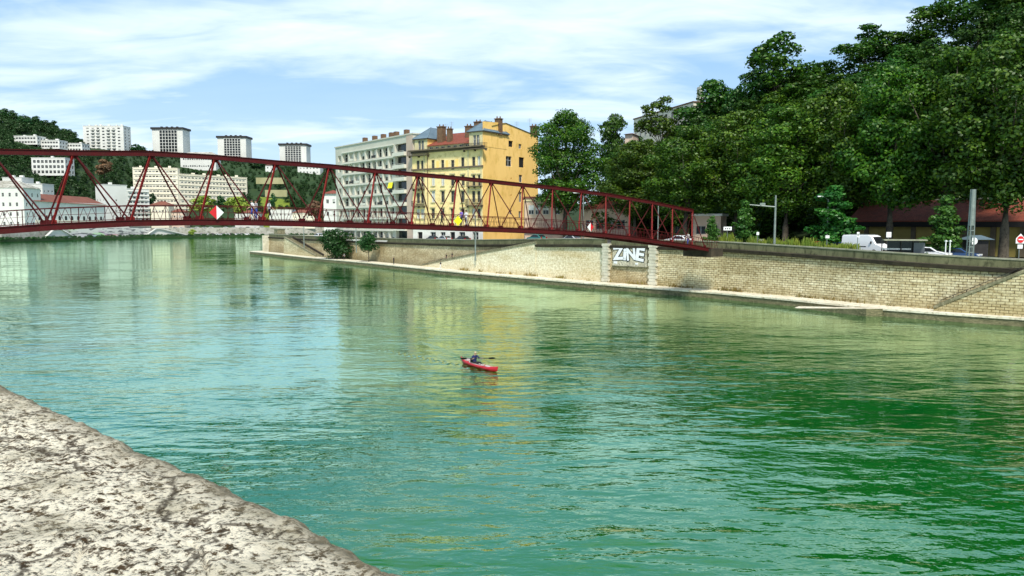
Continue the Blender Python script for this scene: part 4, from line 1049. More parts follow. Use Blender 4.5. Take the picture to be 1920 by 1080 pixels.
# pavilions
def pavilion(x0, x1, ytop_, setback, depth_, apex_px, apex_py, eave=.45):
    u0 = f.uz(x0, 300)[0]; u1 = f.uz(x1, 300)[0]; ze = f.uz((x0+x1)/2, ytop_)[1]; m_ = MB()
    ff = Facade(f.pt(u0, 0, -setback), f.pt(u1, 0, -setback)); ww = u1-u0
    cxs = [ww*.34, ww*.5, ww*.66] if ww > 5 else [ww*.38, ww*.62]
    hs = [(c-.42, c+.42, zcor+.5, zcor+2.7) for c in cxs]
    facade_mesh(m_, ff, zcor+.2, ze, hs, .25, 0, 2)
    back = -ff.n*depth_; A_, B_ = ff.A, ff.B
    m_.cm = 1
    for P_, Q_ in ((B_, B_+back), (B_+back, A_+back), (A_+back, A_)): facade_mesh(m_, Facade(P_, Q_), zcor+.2, ze, [], .2, 1)
    pv = m_.build('pavilion', ['cream_trim', 'yellow_side', 'cream_trim'], yb)
    add_windows(yb, ff, hs, .25, ('plain', 'halfshut'), 3)
    c = ff.pt(ww/2, ze)+back/2; m_ = MB(); e = []
    for su, sn_ in ((-1, -1), (1, -1), (1, 1), (-1, 1)): e.append(c+ff.d*su*(ww/2+eave)-ff.n*sn_*(depth_/2+eave))
    ah = at(apex_px, apex_py, c.y).z-ze
    a1 = c+Vector((0, 0, ah))-ff.n*depth_*-.12; a2 = c+Vector((0, 0, ah))-ff.n*depth_*.12
    m_.poly([e[0], e[1], a1]); m_.poly([e[1], e[2], a2, a1]); m_.poly([e[2], e[3], a2]); m_.poly([e[3], e[0], a1, a2]); m_.poly(e[::-1])
    for k in range(4):
        m_.beam(e[k]+Vector((0, 0, .03)), (a1 if k < 2 else a2)+Vector((0, 0, .05)), .16, .1)
    rf = m_.build('pavilion_roof', 'slate', yb)
    m_ = MB(); m_.box(c-Vector((0, 0, .1)), (ww+eave*1.6, depth_+eave*1.6, .22), ff.d); m_.build('eaves', 'dark_trim', yb)
pavilion(879, 905.5, 246, .15, 8.5, 921, 227)
pavilion(776, 800, 260, .3, 9.0, 822, 240)
# central tiled roof with row of dormer openings
u0 = f.uz(800, 300)[0]; u1 = f.uz(879, 300)[0]
m_ = MB(); ff = Facade(f.pt(u0, 0, -.5), f.pt(u1, 0, -.5)); hs = [((ff.L)*(k+.5)/7-.5, (ff.L)*(k+.5)/7+.5, zcor+.35, zcor+.95) for k in range(7)]
facade_mesh(m_, ff, zcor+.2, zcor+1.15, hs, .2, 0); m_.build('attic_wall', 'cream_trim', yb); add_windows(yb, ff, hs, .2, ('plain',), 2)
m_ = MB(); a = f.pt(u0, zcor+1.1, .0); b_ = f.pt(u1, zcor+1.1, .0); c = f.pt(u1, zcor+4.6, -8.5); d = f.pt(u0, zcor+4.6, -8.5); c2 = f.pt(u1, zcor+1.1, -18); d2 = f.pt(u0, zcor+1.1, -18)
m_.prism([a, b_, c, d], (0, 0, .15)); m_.poly([d, c, c2, d2]); m_.build('roof', 'terracotta', yb)
m_ = MB()   # rear right roof following the side gable
m_.poly([f.pt(f.L-9, 32.2, -8), fs.pt(8.0, 32.15)+fs.n*.2, fs.pt(21, 30.4)+fs.n*.2, f.pt(f.L-9, 30.4, -21)])
m_.poly([f.pt(f.L-9, 30.5, -8), fs.pt(3, 31.0)+fs.n*.2, fs.pt(8.0, 32.15)+fs.n*.2, f.pt(f.L-9, 32.2, -8)])
m_.build('rear_roof', 'slate', yb)
def chimney(px, ytop_, ybot, wpx, uo, D_):
    p0 = at(px, ybot, D_); p1 = at(px, ytop_, D_); m_ = MB(); w_ = wpx*D_/F; hh = p1.z-p0.z
    m_.box(((p0.x), D_, (p0.z+p1.z)/2-.6), (w_, w_*.8, hh+1.2), f.d); m_.box((p0.x, D_, p1.z-.12), (w_+.25, w_*.8+.25, .18), f.d)
    for k in (-1, 1): m_.tube([(p0.x+k*w_*.25, D_, p1.z), (p0.x+k*w_*.25, D_, p1.z+.45)], [.15, .12], 8)
    m_.build('chimney', 'brick_chimney', yb)
for a_ in ((828, 237, 271, 13, 0, 170), (843.5, 241, 274, 9, 0, 168), (879.5, 236, 256, 12, 0, 168), (897, 228, 246, 13, 0, 172), (935, 222, 243, 11.5, 0, 165), (1001, 236, 268, 11, 0, 178), (977, 249, 258, 8, 0, 176)): chimney(*a_)
for px, y0_, y1_, D_ in ((836, 232, 272, 172), (846.5, 228, 262, 174), (969, 228, 256, 172), (993, 222, 262, 176)):
    p0 = at(px, y1_, D_); p1 = at(px, y0_, D_); m_ = MB(); m_.beam(p0, p1, .05, .05)
    for k in range(4): m_.beam((p1.x-.5, p1.y, p1.z-.15-k*.22), (p1.x+.5, p1.y, p1.z-.12-k*.22), .03, .03)
    m_.build('aerial', 'steel_grey', yb)

# --- pink low house right of it
r_, f2, tp2 = box_building('low_house', 'low pink house with wide windows beside the yellow side wall', 984, 150, 1062, 150, 9, 372, 6.0, 'pink_wall', 0, 0, roof='flat', roofmat='far_tile')
hs = [f2.rect(991, 385, 1001, 402), f2.rect(1018, 385, 1029, 402), f2.rect(1004, 385, 1013, 402), f2.rect(1040, 385, 1050, 402)]
for h in hs:
    c = f2.pt((h[0]+h[1])/2, (h[2]+h[3])/2, .03); place('window', window_mesh(h[1]-h[0], h[3]-h[2], 'blind'), r_, c, f2.ang)
m_ = MB(); m_.box(f2.pt(f2.L/2, 9.2, .5), (f2.L, 1.2, .12), f2.d); m_.build('canopy', 'far_tile', r_)
MB().box(f2.pt(f2.L/2, tp2-.4, .05), (f2.L+.3, .3, .3), f2.d).build('cornice', 'cream_trim', r_)
# behind the bridge: row of small buildings / stone houses under the trees
zz0 = 6.3
box_building('corner_house', 'small brown house with dark openings behind the right half of the bridge', 1090, 150, 1180, 146, 8, 392, zz0, 'pink_wall', 1, 4, (1.6, 1.8), roof='hip', roofmat='terracotta', sidecols=0)
box_building('green_house', 'yellow-green rendered house glimpsed between the plane trees', 1258, 150, 1332, 146, 9, 338, zz0, 'ochre_house', 3, 4, (1.0, 1.5), roof='hip', roofmat='far_tile', sidecols=2)
box_building('wayside_kiosk', 'low flat-roofed kiosk with pale roof edge by the bridge end', 1300, 125, 1352, 123, 5, 405, zz0, 'pink_wall', 1, 2, (1.6, 1.4), roof='flat', roofmat='stone_white', sidecols=0)
box_building('gate_wall_house', 'small ochre hut with blank wall under the trees behind the white road sign', 1358, 128, 1384, 128, 4, 436, zz0, 'ochre_house', 0, 0, roof='flat', roofmat='dark_trim', sidecols=0)
# bare rock face
m_ = MB(); n_ = 14; rows = []
for i in range(n_):
    r2 = []
    for j in range(n_):
        px = 1322+46*j/(n_-1); py = 335+75*i/(n_-1)
        p = at(px, py, 147+3*noise.noise(Vector((i*.6, j*.6, 1)))+2*noise.noise(Vector((i*1.7, j*1.7, 4)))-.6*(i-n_/2)*.3); r2.append(tuple(p))
    rows.append(r2)
o = grid_mesh('rock_face', rows, 'cliff_stone', smooth=False); o['kind'] = 'structure'
# --- station-like long building on the right with red roof
q_ = 24
pA, sA = locate_bank(1606, q_); pB, sB = locate_bank(2010, q_)
r_, f3, tp3 = box_building('long_shed', 'long ochre building with red tiled roof behind the plane tree trunks', 1606, pA.y, 2010, pB.y, 8, 0, roadz(sA)-.6, 'ochre_wall', 0, 0, roof='none', ztop=9.9, sidecols=0)
m_ = MB(); e0 = f3.pt(-.8, 10.3, 1.2); e1 = f3.pt(f3.L+.8, 10.3, 1.2); ri0 = f3.pt(-.8, 13.3, -4); ri1 = f3.pt(f3.L+.8, 13.3, -4); b0 = f3.pt(-.8, 10.3, -9); b1 = f3.pt(f3.L+.8, 10.3, -9)
m_.prism([e0, e1, ri1, ri0], (0, 0, .15)); m_.poly([ri0, ri1, b1, b0]); m_.build('roof', 'terracotta', r_)
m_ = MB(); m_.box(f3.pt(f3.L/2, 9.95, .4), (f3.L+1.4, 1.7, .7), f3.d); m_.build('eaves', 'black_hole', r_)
for k in range(8):
    u = f3.L*(k+.5)/8; MB().box(f3.pt(u, 8.0, .12), (.6, .3, 4.4), f3.d).build('pillar', 'dark_trim', r_)
MB().beam(f3.pt(-.8, 13.48, -4), f3.pt(f3.L+.8, 13.48, -4), .3, .18).build('ridge', 'stone_white', r_)
# hilltop building
r_, f4, t4 = box_building('hilltop_house', 'pale long house with many windows on top of the wooded hill', 1186, 262, 1296, 225, 12, 217, 30, 'far_cream', 0, 0, roof='flat', roofmat='brick_chimney', ztop=at(1240, 209, 243).z)
for k in range(11):
    for j in range(2):
        u = f4.L*(k+.5)/11; place('window', window_mesh(1.3, 2.0, 'plain'), r_, f4.pt(u, t4-2.2-j*3.3, .02), f4.ang)
p = f4.pt(f4.L*.88, t4+3); MB().box(p-f4.n*5, (1.8, 1.2, 5), f4.d).build('chimney', 'grey_wall', r_)
m_, fA, tA = box_building('ruined_house', 'small pink gable house showing between skyline trees', 1170, 215, 1184, 214, 6, 252, 24, 'far_pink', 2, 1, (1, 1.3), roof='hip', sidecols=0)

# ------------------------------------------------------------------ far bank and left-hand hills
FS = [(-700, 470), (-300, 458), (0, 454), (138, 450), (273, 446.5), (372, 445), (490, 444), (700, 443), (2600, 442.5)]
RID = [(-700, 130), (-200, 190), (0, 226), (60, 236), (110, 250), (160, 268), (240, 283), (300, 290), (400, 300), (600, 314), (700, 335), (1000, 380), (1400, 390), (2600, 390)]
RY = 860.0
def shoreY(px): return onz(px, interp(px, FS), 0).y
def far_z(px, Y):
    y0 = shoreY(px); yh = y0+95
    if Y < y0+.5: return -1.0
    if Y < y0+14: return 1.4
    if Y < yh: return 6.3
    zr = at(px, interp(px, RID), RY).z
    t = min((Y-yh)/(RY-yh), 1); t = .35*t+.65*t*t*(3-2*t)
    return 6.3+(zr-6.3)*t
rows = []
for px in np.arange(-700, 2601, 22):
    y0 = shoreY(px); r2 = []
    for Y in [y0+.4, y0+.6, y0+13.9, y0+14.4, y0+50, y0+94]+list(np.linspace(y0+100, RY, 22))+[RY+60, RY+200, 1500, 3000, 6000]:
        z = far_z(px, Y)
        if Y > RY: z = max(6, z-(Y-RY)*.02)
        if y0+110 < Y < RY: z += 2.5*noise.noise(Vector((px*.02, Y*.01, 0)))
        p = at(px, 420, Y); r2.append((p.x, Y, z))
    rows.append(r2)
grid_mesh('hills', rows, 'far_ground', smooth=False)
def hit(px, py, lo=480):
    Y = max(lo, shoreY(px)+16)
    while Y < 1100:
        if far_z(px, Y) >= at(px, py, Y).z: return Y
        Y += 3
    return 1000
# far quay walls
for k, (x0, x1, mt, lab) in enumerate(((-150, 128, 'far_concrete', 'pale far quay wall at the left edge under the bridge'), (128, 282, 'graffiti_patches', 'far quay wall covered in blue and white graffiti'), (282, 900, 'far_concrete', 'far quay wall behind the row of cars on the lower quay'))):
    mb = MB(); xs = np.linspace(x0, x1, 12)
    for a, b in zip(xs, xs[1:]):
        A = at(a, 420, shoreY(a)+13.6); B = at(b, 420, shoreY(b)+13.6); A.z = B.z = 1.2
        mb.prism([A, B, B+Vector((0, 1.2, 0)), A+Vector((0, 1.2, 0))], (0, 0, 6.3-1.2+.9))
    c = at((x0+x1)/2, 420, shoreY((x0+x1)/2)+13); r_ = root('far_quay_wall', (c.x, c.y, 1.3), lab, 'quay wall'); mb.build('masonry', mt, r_)
# far stairs/ramps on the wall
for k, (xa, xb, xc) in enumerate(((82, 100, 138), (272, 292, 352))):
    mb = MB()
    for (p0, z0_), (p1, z1_) in (((xa, 1.6), (xb, 6.6)), ((xb, 6.6), (xb+(14 if k == 0 else 8), 6.6)), ((xb+(14 if k == 0 else 8), 6.6), (xc, 1.6))):
        Y0, Y1 = shoreY(p0)+10.5, shoreY(p1)+10.5; A = at(p0, 420, Y0); B = at(p1, 420, Y1); A.z = z0_; B.z = z1_
        mb.beam(A, B, 1.4, .55)
        mb.prism([Vector((A.x, A.y+.7, 1.3)), Vector((B.x, B.y+.7, 1.3)), Vector((B.x, B.y+.7, z1_-.3)), Vector((A.x, A.y+.7, z0_-.3))], (0, 2.2, 0))
    c = at(xb, 420, shoreY(xb)+10); r_ = root('river_steps', (c.x, c.y, 1.4), ['white double stair on the far quay at the left', 'white curved ramp on the far quay left of the parked cars'][k], 'staircase', 'stairs on the far quay'); mb.build('flight', 'far_white', r_)

BR = []   # (x0,x1,ytop,ybase,D)
def fb(name, label, x0, x1, yt, yb_, D, rows, cols, ws, depth=14, DR=None, wall='far_white', roof='flat', zb_=None, **kw):
    zb0 = zb_ if zb_ is not None else at(x0, yb_, D).z-6
    BR.append((x0, x1, yt, yb_, D)); return box_building(name, label, x0, D, x1, DR or D, depth, yt, zb0, wall, rows, cols, ws, roof=roof, **kw)
fb('riverside_house', 'old white four-storey house with shuttered windows at the far left', -70, 46, 352, 434, 445, 4, 8, (1.3, 2.2), zb_=6, roof='hip', roofmat='far_concrete', depth=16, styles=('plain',), sidecols=3)
r_, fL, tL = fb('long_hall', 'long low hall with brown tiled roof and arched ground floor openings', 66, 198, 377, 430, 455, 0, 0, (1, 1), zb_=6, DR=520, depth=20, roof='none', wall='far_white')
m_ = MB(); e0 = fL.pt(-2, tL, 1.0); e1 = fL.pt(fL.L+2, tL-1.2, 1.0); ra = fL.pt(4, tL+5.2, -10); rb = fL.pt(fL.L-4, tL+4.5, -10); g0 = fL.pt(-2, tL, -21); g1 = fL.pt(fL.L+2, tL, -21)
m_.poly([e0, e1, rb, ra]); m_.poly([e1, g1, rb]); m_.poly([g1, g0, ra, rb]); m_.poly([g0, e0, ra]); m_.build('roof', 'far_tile', r_)
for k in range(11):
    u = fL.L*(k+.6)/11.5; m_ = MB(); z = 14.2; pts_ = [fL.pt(u-1.0, z-1.8, .06), fL.pt(u+1.0, z-1.8, .06)]+[fL.pt(u+math.cos(t_)*1.0, z+math.sin(t_)*1.0, .06) for t_ in np.linspace(0, math.pi, 8)]
    m_.prism(pts_, fL.n*.06); m_.build('arched_window', 'glass_dark', r_)
m_ = MB(); m_.box(fL.pt(fL.L/2, 9.2, .08), (fL.L, .3, 6.4), fL.d); m_.build('plinth', 'far_cream', r_)
fb('terrace_block', 'low stepped white block above the brown-roofed hall', 8, 44, 333, 366, 560, 2, 5, (1.5, 1.5), wall='far_white', rooftop=2, zb_=20)
fb('terrace_block', 'lower white block stepping down right of the stepped one', 44, 82, 345, 368, 555, 2, 6, (1.5, 1.5), wall='far_white', rooftop=1, zb_=20)
DV = hit(64, 326)
fb('villa_block', 'white three-storey block with loggias halfway up the wooded hill', 64, 127, 296, 325, DV, 3, 8, (2.4, 2.6), wall='far_white', rooftop=1, zb_=at(64, 325, DV).z-2, margin=(.03, .12), styles=('plain',))
for k_, (x0_, x1_, yt_) in enumerate(((34, 77, 255), (77, 118, 263), (118, 160, 269))):
    fb('ridge_block', ['upper left piece of the long white block on the wooded slope', 'middle piece of the long white block on the wooded slope', 'lowest right piece of the long white block, beside the broad tower'][k_], x0_, x1_, yt_, yt_+13, hit(x0_, yt_+12)-2, 2, 7, (2.2, 1.8), wall='far_white', rooftop=2, zb_=at(x0_, yt_+14, hit(x0_, yt_+12)-2).z-1, styles=('plain',), seed=k_)
r_, f5, _ = fb('apartment_tower', 'broad white apartment tower with balconies, leftmost on the skyline', 163, 238, 236, 284, 830, 9, 7, (2.6, 1.5), depth=16, wall='far_white', rooftop=6, zb_=at(163, 284, 830).z-4, sidecols=2, margin=(.05, .06))
m_ = MB()
for j in (1, 2, 4, 5):
    for i in range(9):
        H_ = _-(at(163, 284, 830).z-4); u = f5.L*.05+f5.L*.9*(j+.5)/7; z = at(163, 284, 830).z-4+H_*.024+H_*.94/9*i+.5
        m_.box(f5.pt(u, z, .7), (4.2, 1.4, .9), f5.d)
m_.build('balconies', 'far_white', r_, kind='stuff')
def tower(x0, x1, yt, D, lab, xa, xb, lab2=None):
    zb0 = at(x0, 310, D).z-8
    r_, f_, tp_ = fb('tower_block', lab, x0, x1, yt+4.5, 296+(x0-291)*.05, D, 0, 0, (2, 2), depth=20, wall='far_white', zb_=zb0, roof='none')
    BR.pop()
    # recessed dark window field
    u0 = f_.uz(xa, 300)[0]; u1 = f_.uz(xb, 300)[0]; m_ = MB(); rows_ = 13; cols_ = 6; zt = tp_-1; zl = zb0+2
    m_.box(f_.pt((u0+u1)/2, (zt+zl)/2, .05), (u1-u0, .1, zt-zl), f_.d); m_.build('window_field', 'glass_dark', r_)
    m_ = MB()
    for c_ in range(cols_+1): m_.box(f_.pt(u0+(u1-u0)*c_/cols_, (zt+zl)/2, .35), (.55, .6, zt-zl), f_.d)
    for k in range(rows_+1): m_.box(f_.pt((u0+u1)/2, zl+(zt-zl)*k/rows_, .25), (u1-u0, .42, .45), f_.d)
    m_.build('facade_grid', 'far_white', r_)
    c = (f_.pt(f_.L/2, 0)+f_.pt(f_.L/2, 0, -20))/2; m_ = MB(); m_.box((c.x, c.y, tp_+1.2), (f_.L+2.4, 22.4, 2.4), f_.d); m_.build('roof_band', 'iron', r_)
    for k in range(4):
        m_ = MB(); m_.box(f_.pt(f_.L*(.25+.17*k), tp_+3.2, -6), (2.2, 2.2, 1.6), f_.d); m_.build('roof_vent', 'iron', r_)
tower(291, 348, 238, 900, 'white tower block with black roof, nearest of the three slim towers to the broad one', 301, 334)
tower(412, 465, 254, 930, 'white tower block with black roof band, in the middle of the three slim ones', 421, 452)
tower(527, 577, 268, 960, 'white tower block with black roof band, nearest to the grey apartment block', 535, 565)
fb('stepped_block', 'white stepped apartment block with blank left wall behind the bridge', 198, 240, 346, 420, 560, 4, 1, (1.2, 1.2), depth=12, zb_=7, DR=575, wall='far_white', rooftop=1, margin=(.3, .5))
fb('stepped_block', 'white block with window rows joined right of the blank-walled one', 240, 281, 354, 420, 575, 8, 5, (2.2, 1.5), depth=12, zb_=7, DR=590, wall='far_white', rooftop=1, slabs=.8)
fb('slab_block', 'tall left part of the long cream slab block, with red awnings', 252, 336, 314, 408, 690, 11, 12, (2.2, 1.25), depth=12, zb_=10, DR=700, wall='far_cream', rooftop=3, margin=(.04, .04), sidecols=2, slabs=.5)
fb('slab_block', 'lower right part of the long cream slab block', 336, 465, 326, 408, 701, 10, 19, (2.2, 1.25), depth=12, zb_=10, DR=760, wall='far_cream', rooftop=6, margin=(.03, .04), slabs=.5)
m_ = MB(); pS = at(300, 345, 688)
for px, py in ((293, 347), (300, 352), (298, 358), (310, 370), (316, 366), (306, 341)):
    p = at(px, py, 687+(px-252)*.12); MB
fb('ridge_house', 'long low white house on the ridge between two slim towers', 342, 408, 291, 316, hit(342, 314), 2, 14, (1.6, 1.8), wall='far_white', roof='hip', roofmat='far_concrete', zb_=at(342, 316, hit(342, 314)).z-2)
fb('church_house', 'white house with small arched windows and red roof beside the grey block', 607, 634, 363, 420, 300, 3, 2, (1.0, 1.6), depth=10, zb_=6, wall='far_white', roof='hip', roofmat='terracotta', sidecols=1)
fb('ridge_house', 'small white house among trees under the ridge', 500, 515, 310, 324, hit(500, 323), 2, 2, (1.5, 1.5), zb_=at(500, 324, hit(500, 323)).z-2, roof='hip')
fb('ridge_house', 'pale low house by the trees right of the third slim tower', 560, 602, 311, 324, hit(560, 323), 2, 6, (1.5, 1.5), zb_=at(560, 324, hit(560, 323)).z-2)
for k, (x0, x1, yt, D, wl, rf) in enumerate(((318, 345, 398, 585, 'far_pink', 'far_tile'), (283, 316, 384, 580, 'far_cream', 'far_tile'), (440, 486, 400, 640, 'far_white', 'far_tile'), (505, 548, 393, 620, 'far_white', 'far_concrete'), (548, 590, 399, 610, 'far_cream', 'far_tile'))):
    fb('town_house', ['pink low house under the long slab block', 'cream house with red roof left of the pink low one', 'white low house behind the bridge railing near the two walkers', 'flat white house right of the two walkers on the bridge', 'cream house with red roof just left of the red-roofed church-like one'][k], x0, x1, yt, 432, D, 2, 5, (1.3, 1.6), depth=10, zb_=6.3, wall=wl, roof='hip' if rf == 'far_tile' else 'flat', roofmat=rf)
# hillside terrace walls
for k, (x0, x1, y0_, y1_, D) in enumerate(((480, 532, 333, 343, 750), (497, 538, 356, 367, 690))):
    A = at(x0, y1_, D); B = at(x1, y1_, D+8); hh = at(x0, y0_, D).z-A.z; mb = MB(); mb.prism([A-Vector((0, 0, 1)), B-Vector((0, 0, 1)), B+Vector((0, 2, -1)), A+Vector((0, 2, -1))], (0, 0, hh+1))
    r_ = root('terrace_wall', A, ['upper stone terrace wall on the grassy far slope', 'lower stone terrace wall on the grassy far slope'][k], 'wall'); mb.build('masonry', 'terrace_stone', r_); BR.append((x0, x1, y0_, y1_, D))

# far woodland as one mass + individual skyline trees
fv = []
for i in range(4):
    cm, tm, h0, w0, lm = variant('far', i); v = np.empty(len(cm.vertices)*3, dtype=np.float32); cm.vertices.foreach_get('co', v); fv.append((v.reshape(-1, 3), h0))
Vall = []; r = np.random.RandomState(11); placed = 0
for _ in range(16000):
    if placed >= 2600: break
    px = r.uniform(-150, 720); y0 = shoreY(px)+100; Y = y0+(RY+10-y0)*r.rand()**.8
    z = far_z(px, Y); p = at(px, 420, Y); hh = r.uniform(7, 13) if px < 150 else r.uniform(5, 10) if Y < 790 else r.uniform(3.5, 6.5)
    for tr_ in (hh, 5.5, 3.5):
        hh = tr_; sx, syt = proj(Vector((p.x, Y, z+hh))); _, syb = proj(Vector((p.x, Y, z))); wpx = hh*.4*F/Y; bad = False
        for x0, x1, yt, yb_, D in BR:
            if x0-wpx < sx < x1+wpx and Y < D+16 and syt < yb_-4 and syb > yt-2: bad = True; break
            if x0-3 < sx < x1+3 and abs(Y-D-8) < 14: bad = True; break
        if not bad: break
    if 470 < sx < 545 and 338 < syb < 392 and r.rand() < .5: bad = True
    if bad: continue
    v, h0 = fv[r.randint(4)]; a = r.rand()*6.28; s_ = hh/h0; ca, sa = math.cos(a)*s_, math.sin(a)*s_
    q = np.stack([v[:, 0]*ca-v[:, 1]*sa+p.x, v[:, 0]*sa+v[:, 1]*ca+Y, v[:, 2]*s_+z-.8], 1)
    Vall.append(q.reshape(-1, 4, 3)[::2 if Y > 650 else 1].reshape(-1, 3)); placed += 1
me = quads_mesh('far_wood', np.concatenate(Vall), 'far_leaves'); o = bpy.data.objects.new('far_wood', me); col.objects.link(o)
tag(o, 'dark green wood covering the far left hills between the white blocks', 'wood', kind='stuff')
for k, px in enumerate((-8, 6, 20, 34, 50, 64, 80, 96, 110, 128, 150, 250, 262, 274, 372, 480, 492)):
    Y = RY-rnd.uniform(10, 50); z = far_z(px, Y); p = at(px, 420, Y)
    tree('far', k % 4, (p.x, Y, z-.5), rnd.uniform(13, 18) if px < 120 else rnd.uniform(8, 11), rnd.uniform(11, 15), 'dark tree standing against the sky on the far left ridge', group='skyline trees on the far left ridge')
for k, (kd, px, yt, yb_, D, wp, lab) in enumerate((('lime', 382, 366, 400, 600, 46, 'lime-green tree in front of the long slab block, above the red sign'), ('lime', 447, 368, 402, 600, 42, 'lime-green tree near the right end of the long slab block'), ('far', 414, 366, 400, 610, 20, 'narrow dark tree between the two lime-green trees'),
        ('far', 286, 362, 386, 600, 15, 'small dark tree between the stepped block and the slab block'), ('rust', 196, 298, 330, 700, 34, 'rust-brown tree on the wooded hill below the broad tower'), ('rust', 592, 376, 412, 560, 34, 'reddish tree left of the white house with arched windows'), ('far', 513, 362, 392, 640, 14, 'slim dark cypress-like tree by the grassy terraces'),
        ('lime', 360, 437, 446, 550, 14, 'small green bush on the lower far quay by the parked cars'))):
    a = at(px, yb_, D); tp_ = at(px, yt, D); tree(kd, k % 3, (a.x, D, a.z-1.5 if yb_ < 440 else 1.3), tp_.z-a.z+1.5, wp*D/F, lab)
r = np.random.RandomState(5); Vs = []
for k in range(260):
    px = r.uniform(-120, 372) if k % 4 else r.uniform(372, 600); Y = shoreY(px)+r.uniform(1, 6 if px < 372 else 3); p = at(px, 420, Y)
    lm = [((0, 0, .5), r.uniform(.6, 1.6))]; v = leaf_cloud(k, lm, 26, .9); Vs.append(v+np.array([p.x, Y, 1.2]))
o = bpy.data.objects.new('bank_shrubs', quads_mesh('bank_shrubs', np.concatenate(Vs), 'far_leaves')); col.objects.link(o); tag(o, 'low green shrubs along the waterline of the far quay', 'shrubs', kind='stuff')
# grassy clearing
m_ = MB(); rows = []
for Y in np.linspace(640, 760, 12): rows.append([tuple(at(px, 420, Y).xy)+(far_z(px, Y)+.6,) for px in np.linspace(488, 545, 10)])
grid_mesh('meadow_clearing', rows, 'meadow')

# ------------------------------------------------------------------ vehicles
def car(paint, label, loc, rz, group=None, van=False, name='parked_car'):
    r_ = root(name, (0, 0, 0), label, 'van' if van else 'car', group)
    if van: prof = [(-2.7, .35), (-2.75, 1.0), (-2.7, 2.25), (-2.55, 2.4), (.9, 2.42), (1.35, 2.25), (1.95, 1.35), (2.65, 1.08), (2.8, .8), (2.78, .35)]; W_ = 1.0; belt = 1.25
    else: prof = [(-2.1, .3), (-2.15, .6), (-2.05, .88), (-1.75, .98), (-1.15, 1.38), (-.6, 1.46), (.25, 1.45), (1.0, .98), (1.85, .82), (2.12, .6), (2.1, .3)]; W_ = .85; belt = .92
    mb = MB(); rings = []
    for yy, ins, dz in ((-W_, .10, -.05), (-W_+.06, .0, 0), (W_-.06, .0, 0), (W_, .10, -.05)):
        ring = []
        for x, z in prof:
            k = max(0, (z-belt))/(.55 if not van else 1.3); y2 = yy*(1-.16*k if not van else 1-.07*k); ring.append((x*(1-.012*(ins > 0)), y2, z+(dz if z > .5 else 0)))
        rings.append(ring)
    mb.loft(rings); mb.build('body', paint, r_)
    # glass
    mb = MB(); g_ = []
    if van:
        for sg in (-1, 1): mb.prism([(.75, sg*.955, 1.35), (1.78, sg*.955, 1.40), (1.30, sg*.925, 2.12), (.75, sg*.925, 2.15)], (0, sg*.02, 0))
        for sg in (-1, 1): mb.prism([(2.82, sg*.62-.2, .62), (2.82, sg*.62+.2, .62), (2.80, sg*.62+.2, .80), (2.80, sg*.62-.2, .80)], (.02, 0, 0))
        mb.prism([(1.96, -.82, 1.40), (1.96, .82, 1.40), (1.44, .78, 2.18), (1.44, -.78, 2.18)], (.03, 0, .02))
    else:
        for sg in (-1, 1): mb.prism([(-1.45, sg*.80, 1.0), (.75, sg*.80, 1.0), (.18, sg*.735, 1.36), (-.6, sg*.73, 1.38), (-1.1, sg*.745, 1.30)], (0, sg*.05, 0))
        mb.prism([(.98, -.72, 1.03), (.98, .72, 1.03), (.32, .64, 1.40), (.32, -.64, 1.40)], (.03, 0, .02)); mb.prism([(-1.72, -.68, 1.03), (-1.72, .68, 1.03), (-1.18, .62, 1.36), (-1.18, -.62, 1.36)], (-.03, 0, .02))
    mb.build('window_glass', 'glass_dark', r_)
    wx = (1.75, -1.65) if van else (1.32, -1.28); wr = .34 if van else .31
    for x in wx:
        for sg in (-1, 1):
            mb = MB(); mb.tube([(x, sg*(W_-.2), wr), (x, sg*(W_+.02), wr)], [wr, wr], 16); wh = mb.build('wheel', 'rubber', r_)
            MB().tube([(x, sg*(W_+.0), wr), (x, sg*(W_+.035), wr)], [wr*.62, wr*.55], 12).build('rim', 'rim_metal', wh)
    if van:
        MB().box((1.35, 1.02, 1.5), (.12, .22, .3)).build('wing_mirror', 'plastic_black', r_); MB().box((1.35, -1.02, 1.5), (.12, .22, .3)).build('wing_mirror', 'plastic_black', r_)
        MB().box((2.82, 0, .5), (.08, 1.7, .22)).build('bumper', 'plastic_black', r_)
        for sg in (-1, 1): MB().box((-.9, sg*1.0, 1.0), (3.2, .03, .1)).build('side_trim', 'plastic_black', r_)
        MB().box((-.6, 0, 2.47), (2.6, 1.5, .05)).build('roof_rack', 'steel_grey', r_)
    fx = prof[-2][0]; bx = prof[1][0]; hz_ = .78 if van else .64
    for sg in (-1, 1):
        MB().box((fx-.1, sg*W_*.72, hz_+.08), (.3, .34, .18)).build('headlight', 'lamp_clear', r_); MB().box((bx+.04, sg*W_*.78, hz_+.2), (.16, .22, .3)).build('tail_light', 'lamp_red', r_)
    r_.location = loc; r_.rotation_euler = (0, 0, rz); return r_
def road_item(px, q): p, s = locate_bank(px, q); d = (bpt(min(s+1, cum[-1]))-bpt(max(s-1, 0))).normalized(); return p, s, math.atan2(d.y, d.x)
CG = 'cars parked on the right bank road'
def park(px, q, paint, label, flip=False, dz=0, van=False):
    p, s, a = road_item(px, q); return car(paint, label, (p.x, p.y, p.z+dz+.01), a+(math.pi if flip else 0), CG, van, 'delivery_van' if van else 'parked_car')
park(1530, 6.2, 'car_red', 'red car behind the parapet left of the white van', True)
park(1582, 8.2, 'car_blue', 'dark blue car just left of the white van', True)
park(1622, 7.2, 'car_white', 'white high-roofed delivery van behind the parapet', True, .15, True)
park(1400, 8.5, 'car_silver', 'pale silver car left of the T-shaped street pole', True, .35)
park(1742, 6.4, 'car_white', 'white car right of the bus shelter', True, .1)
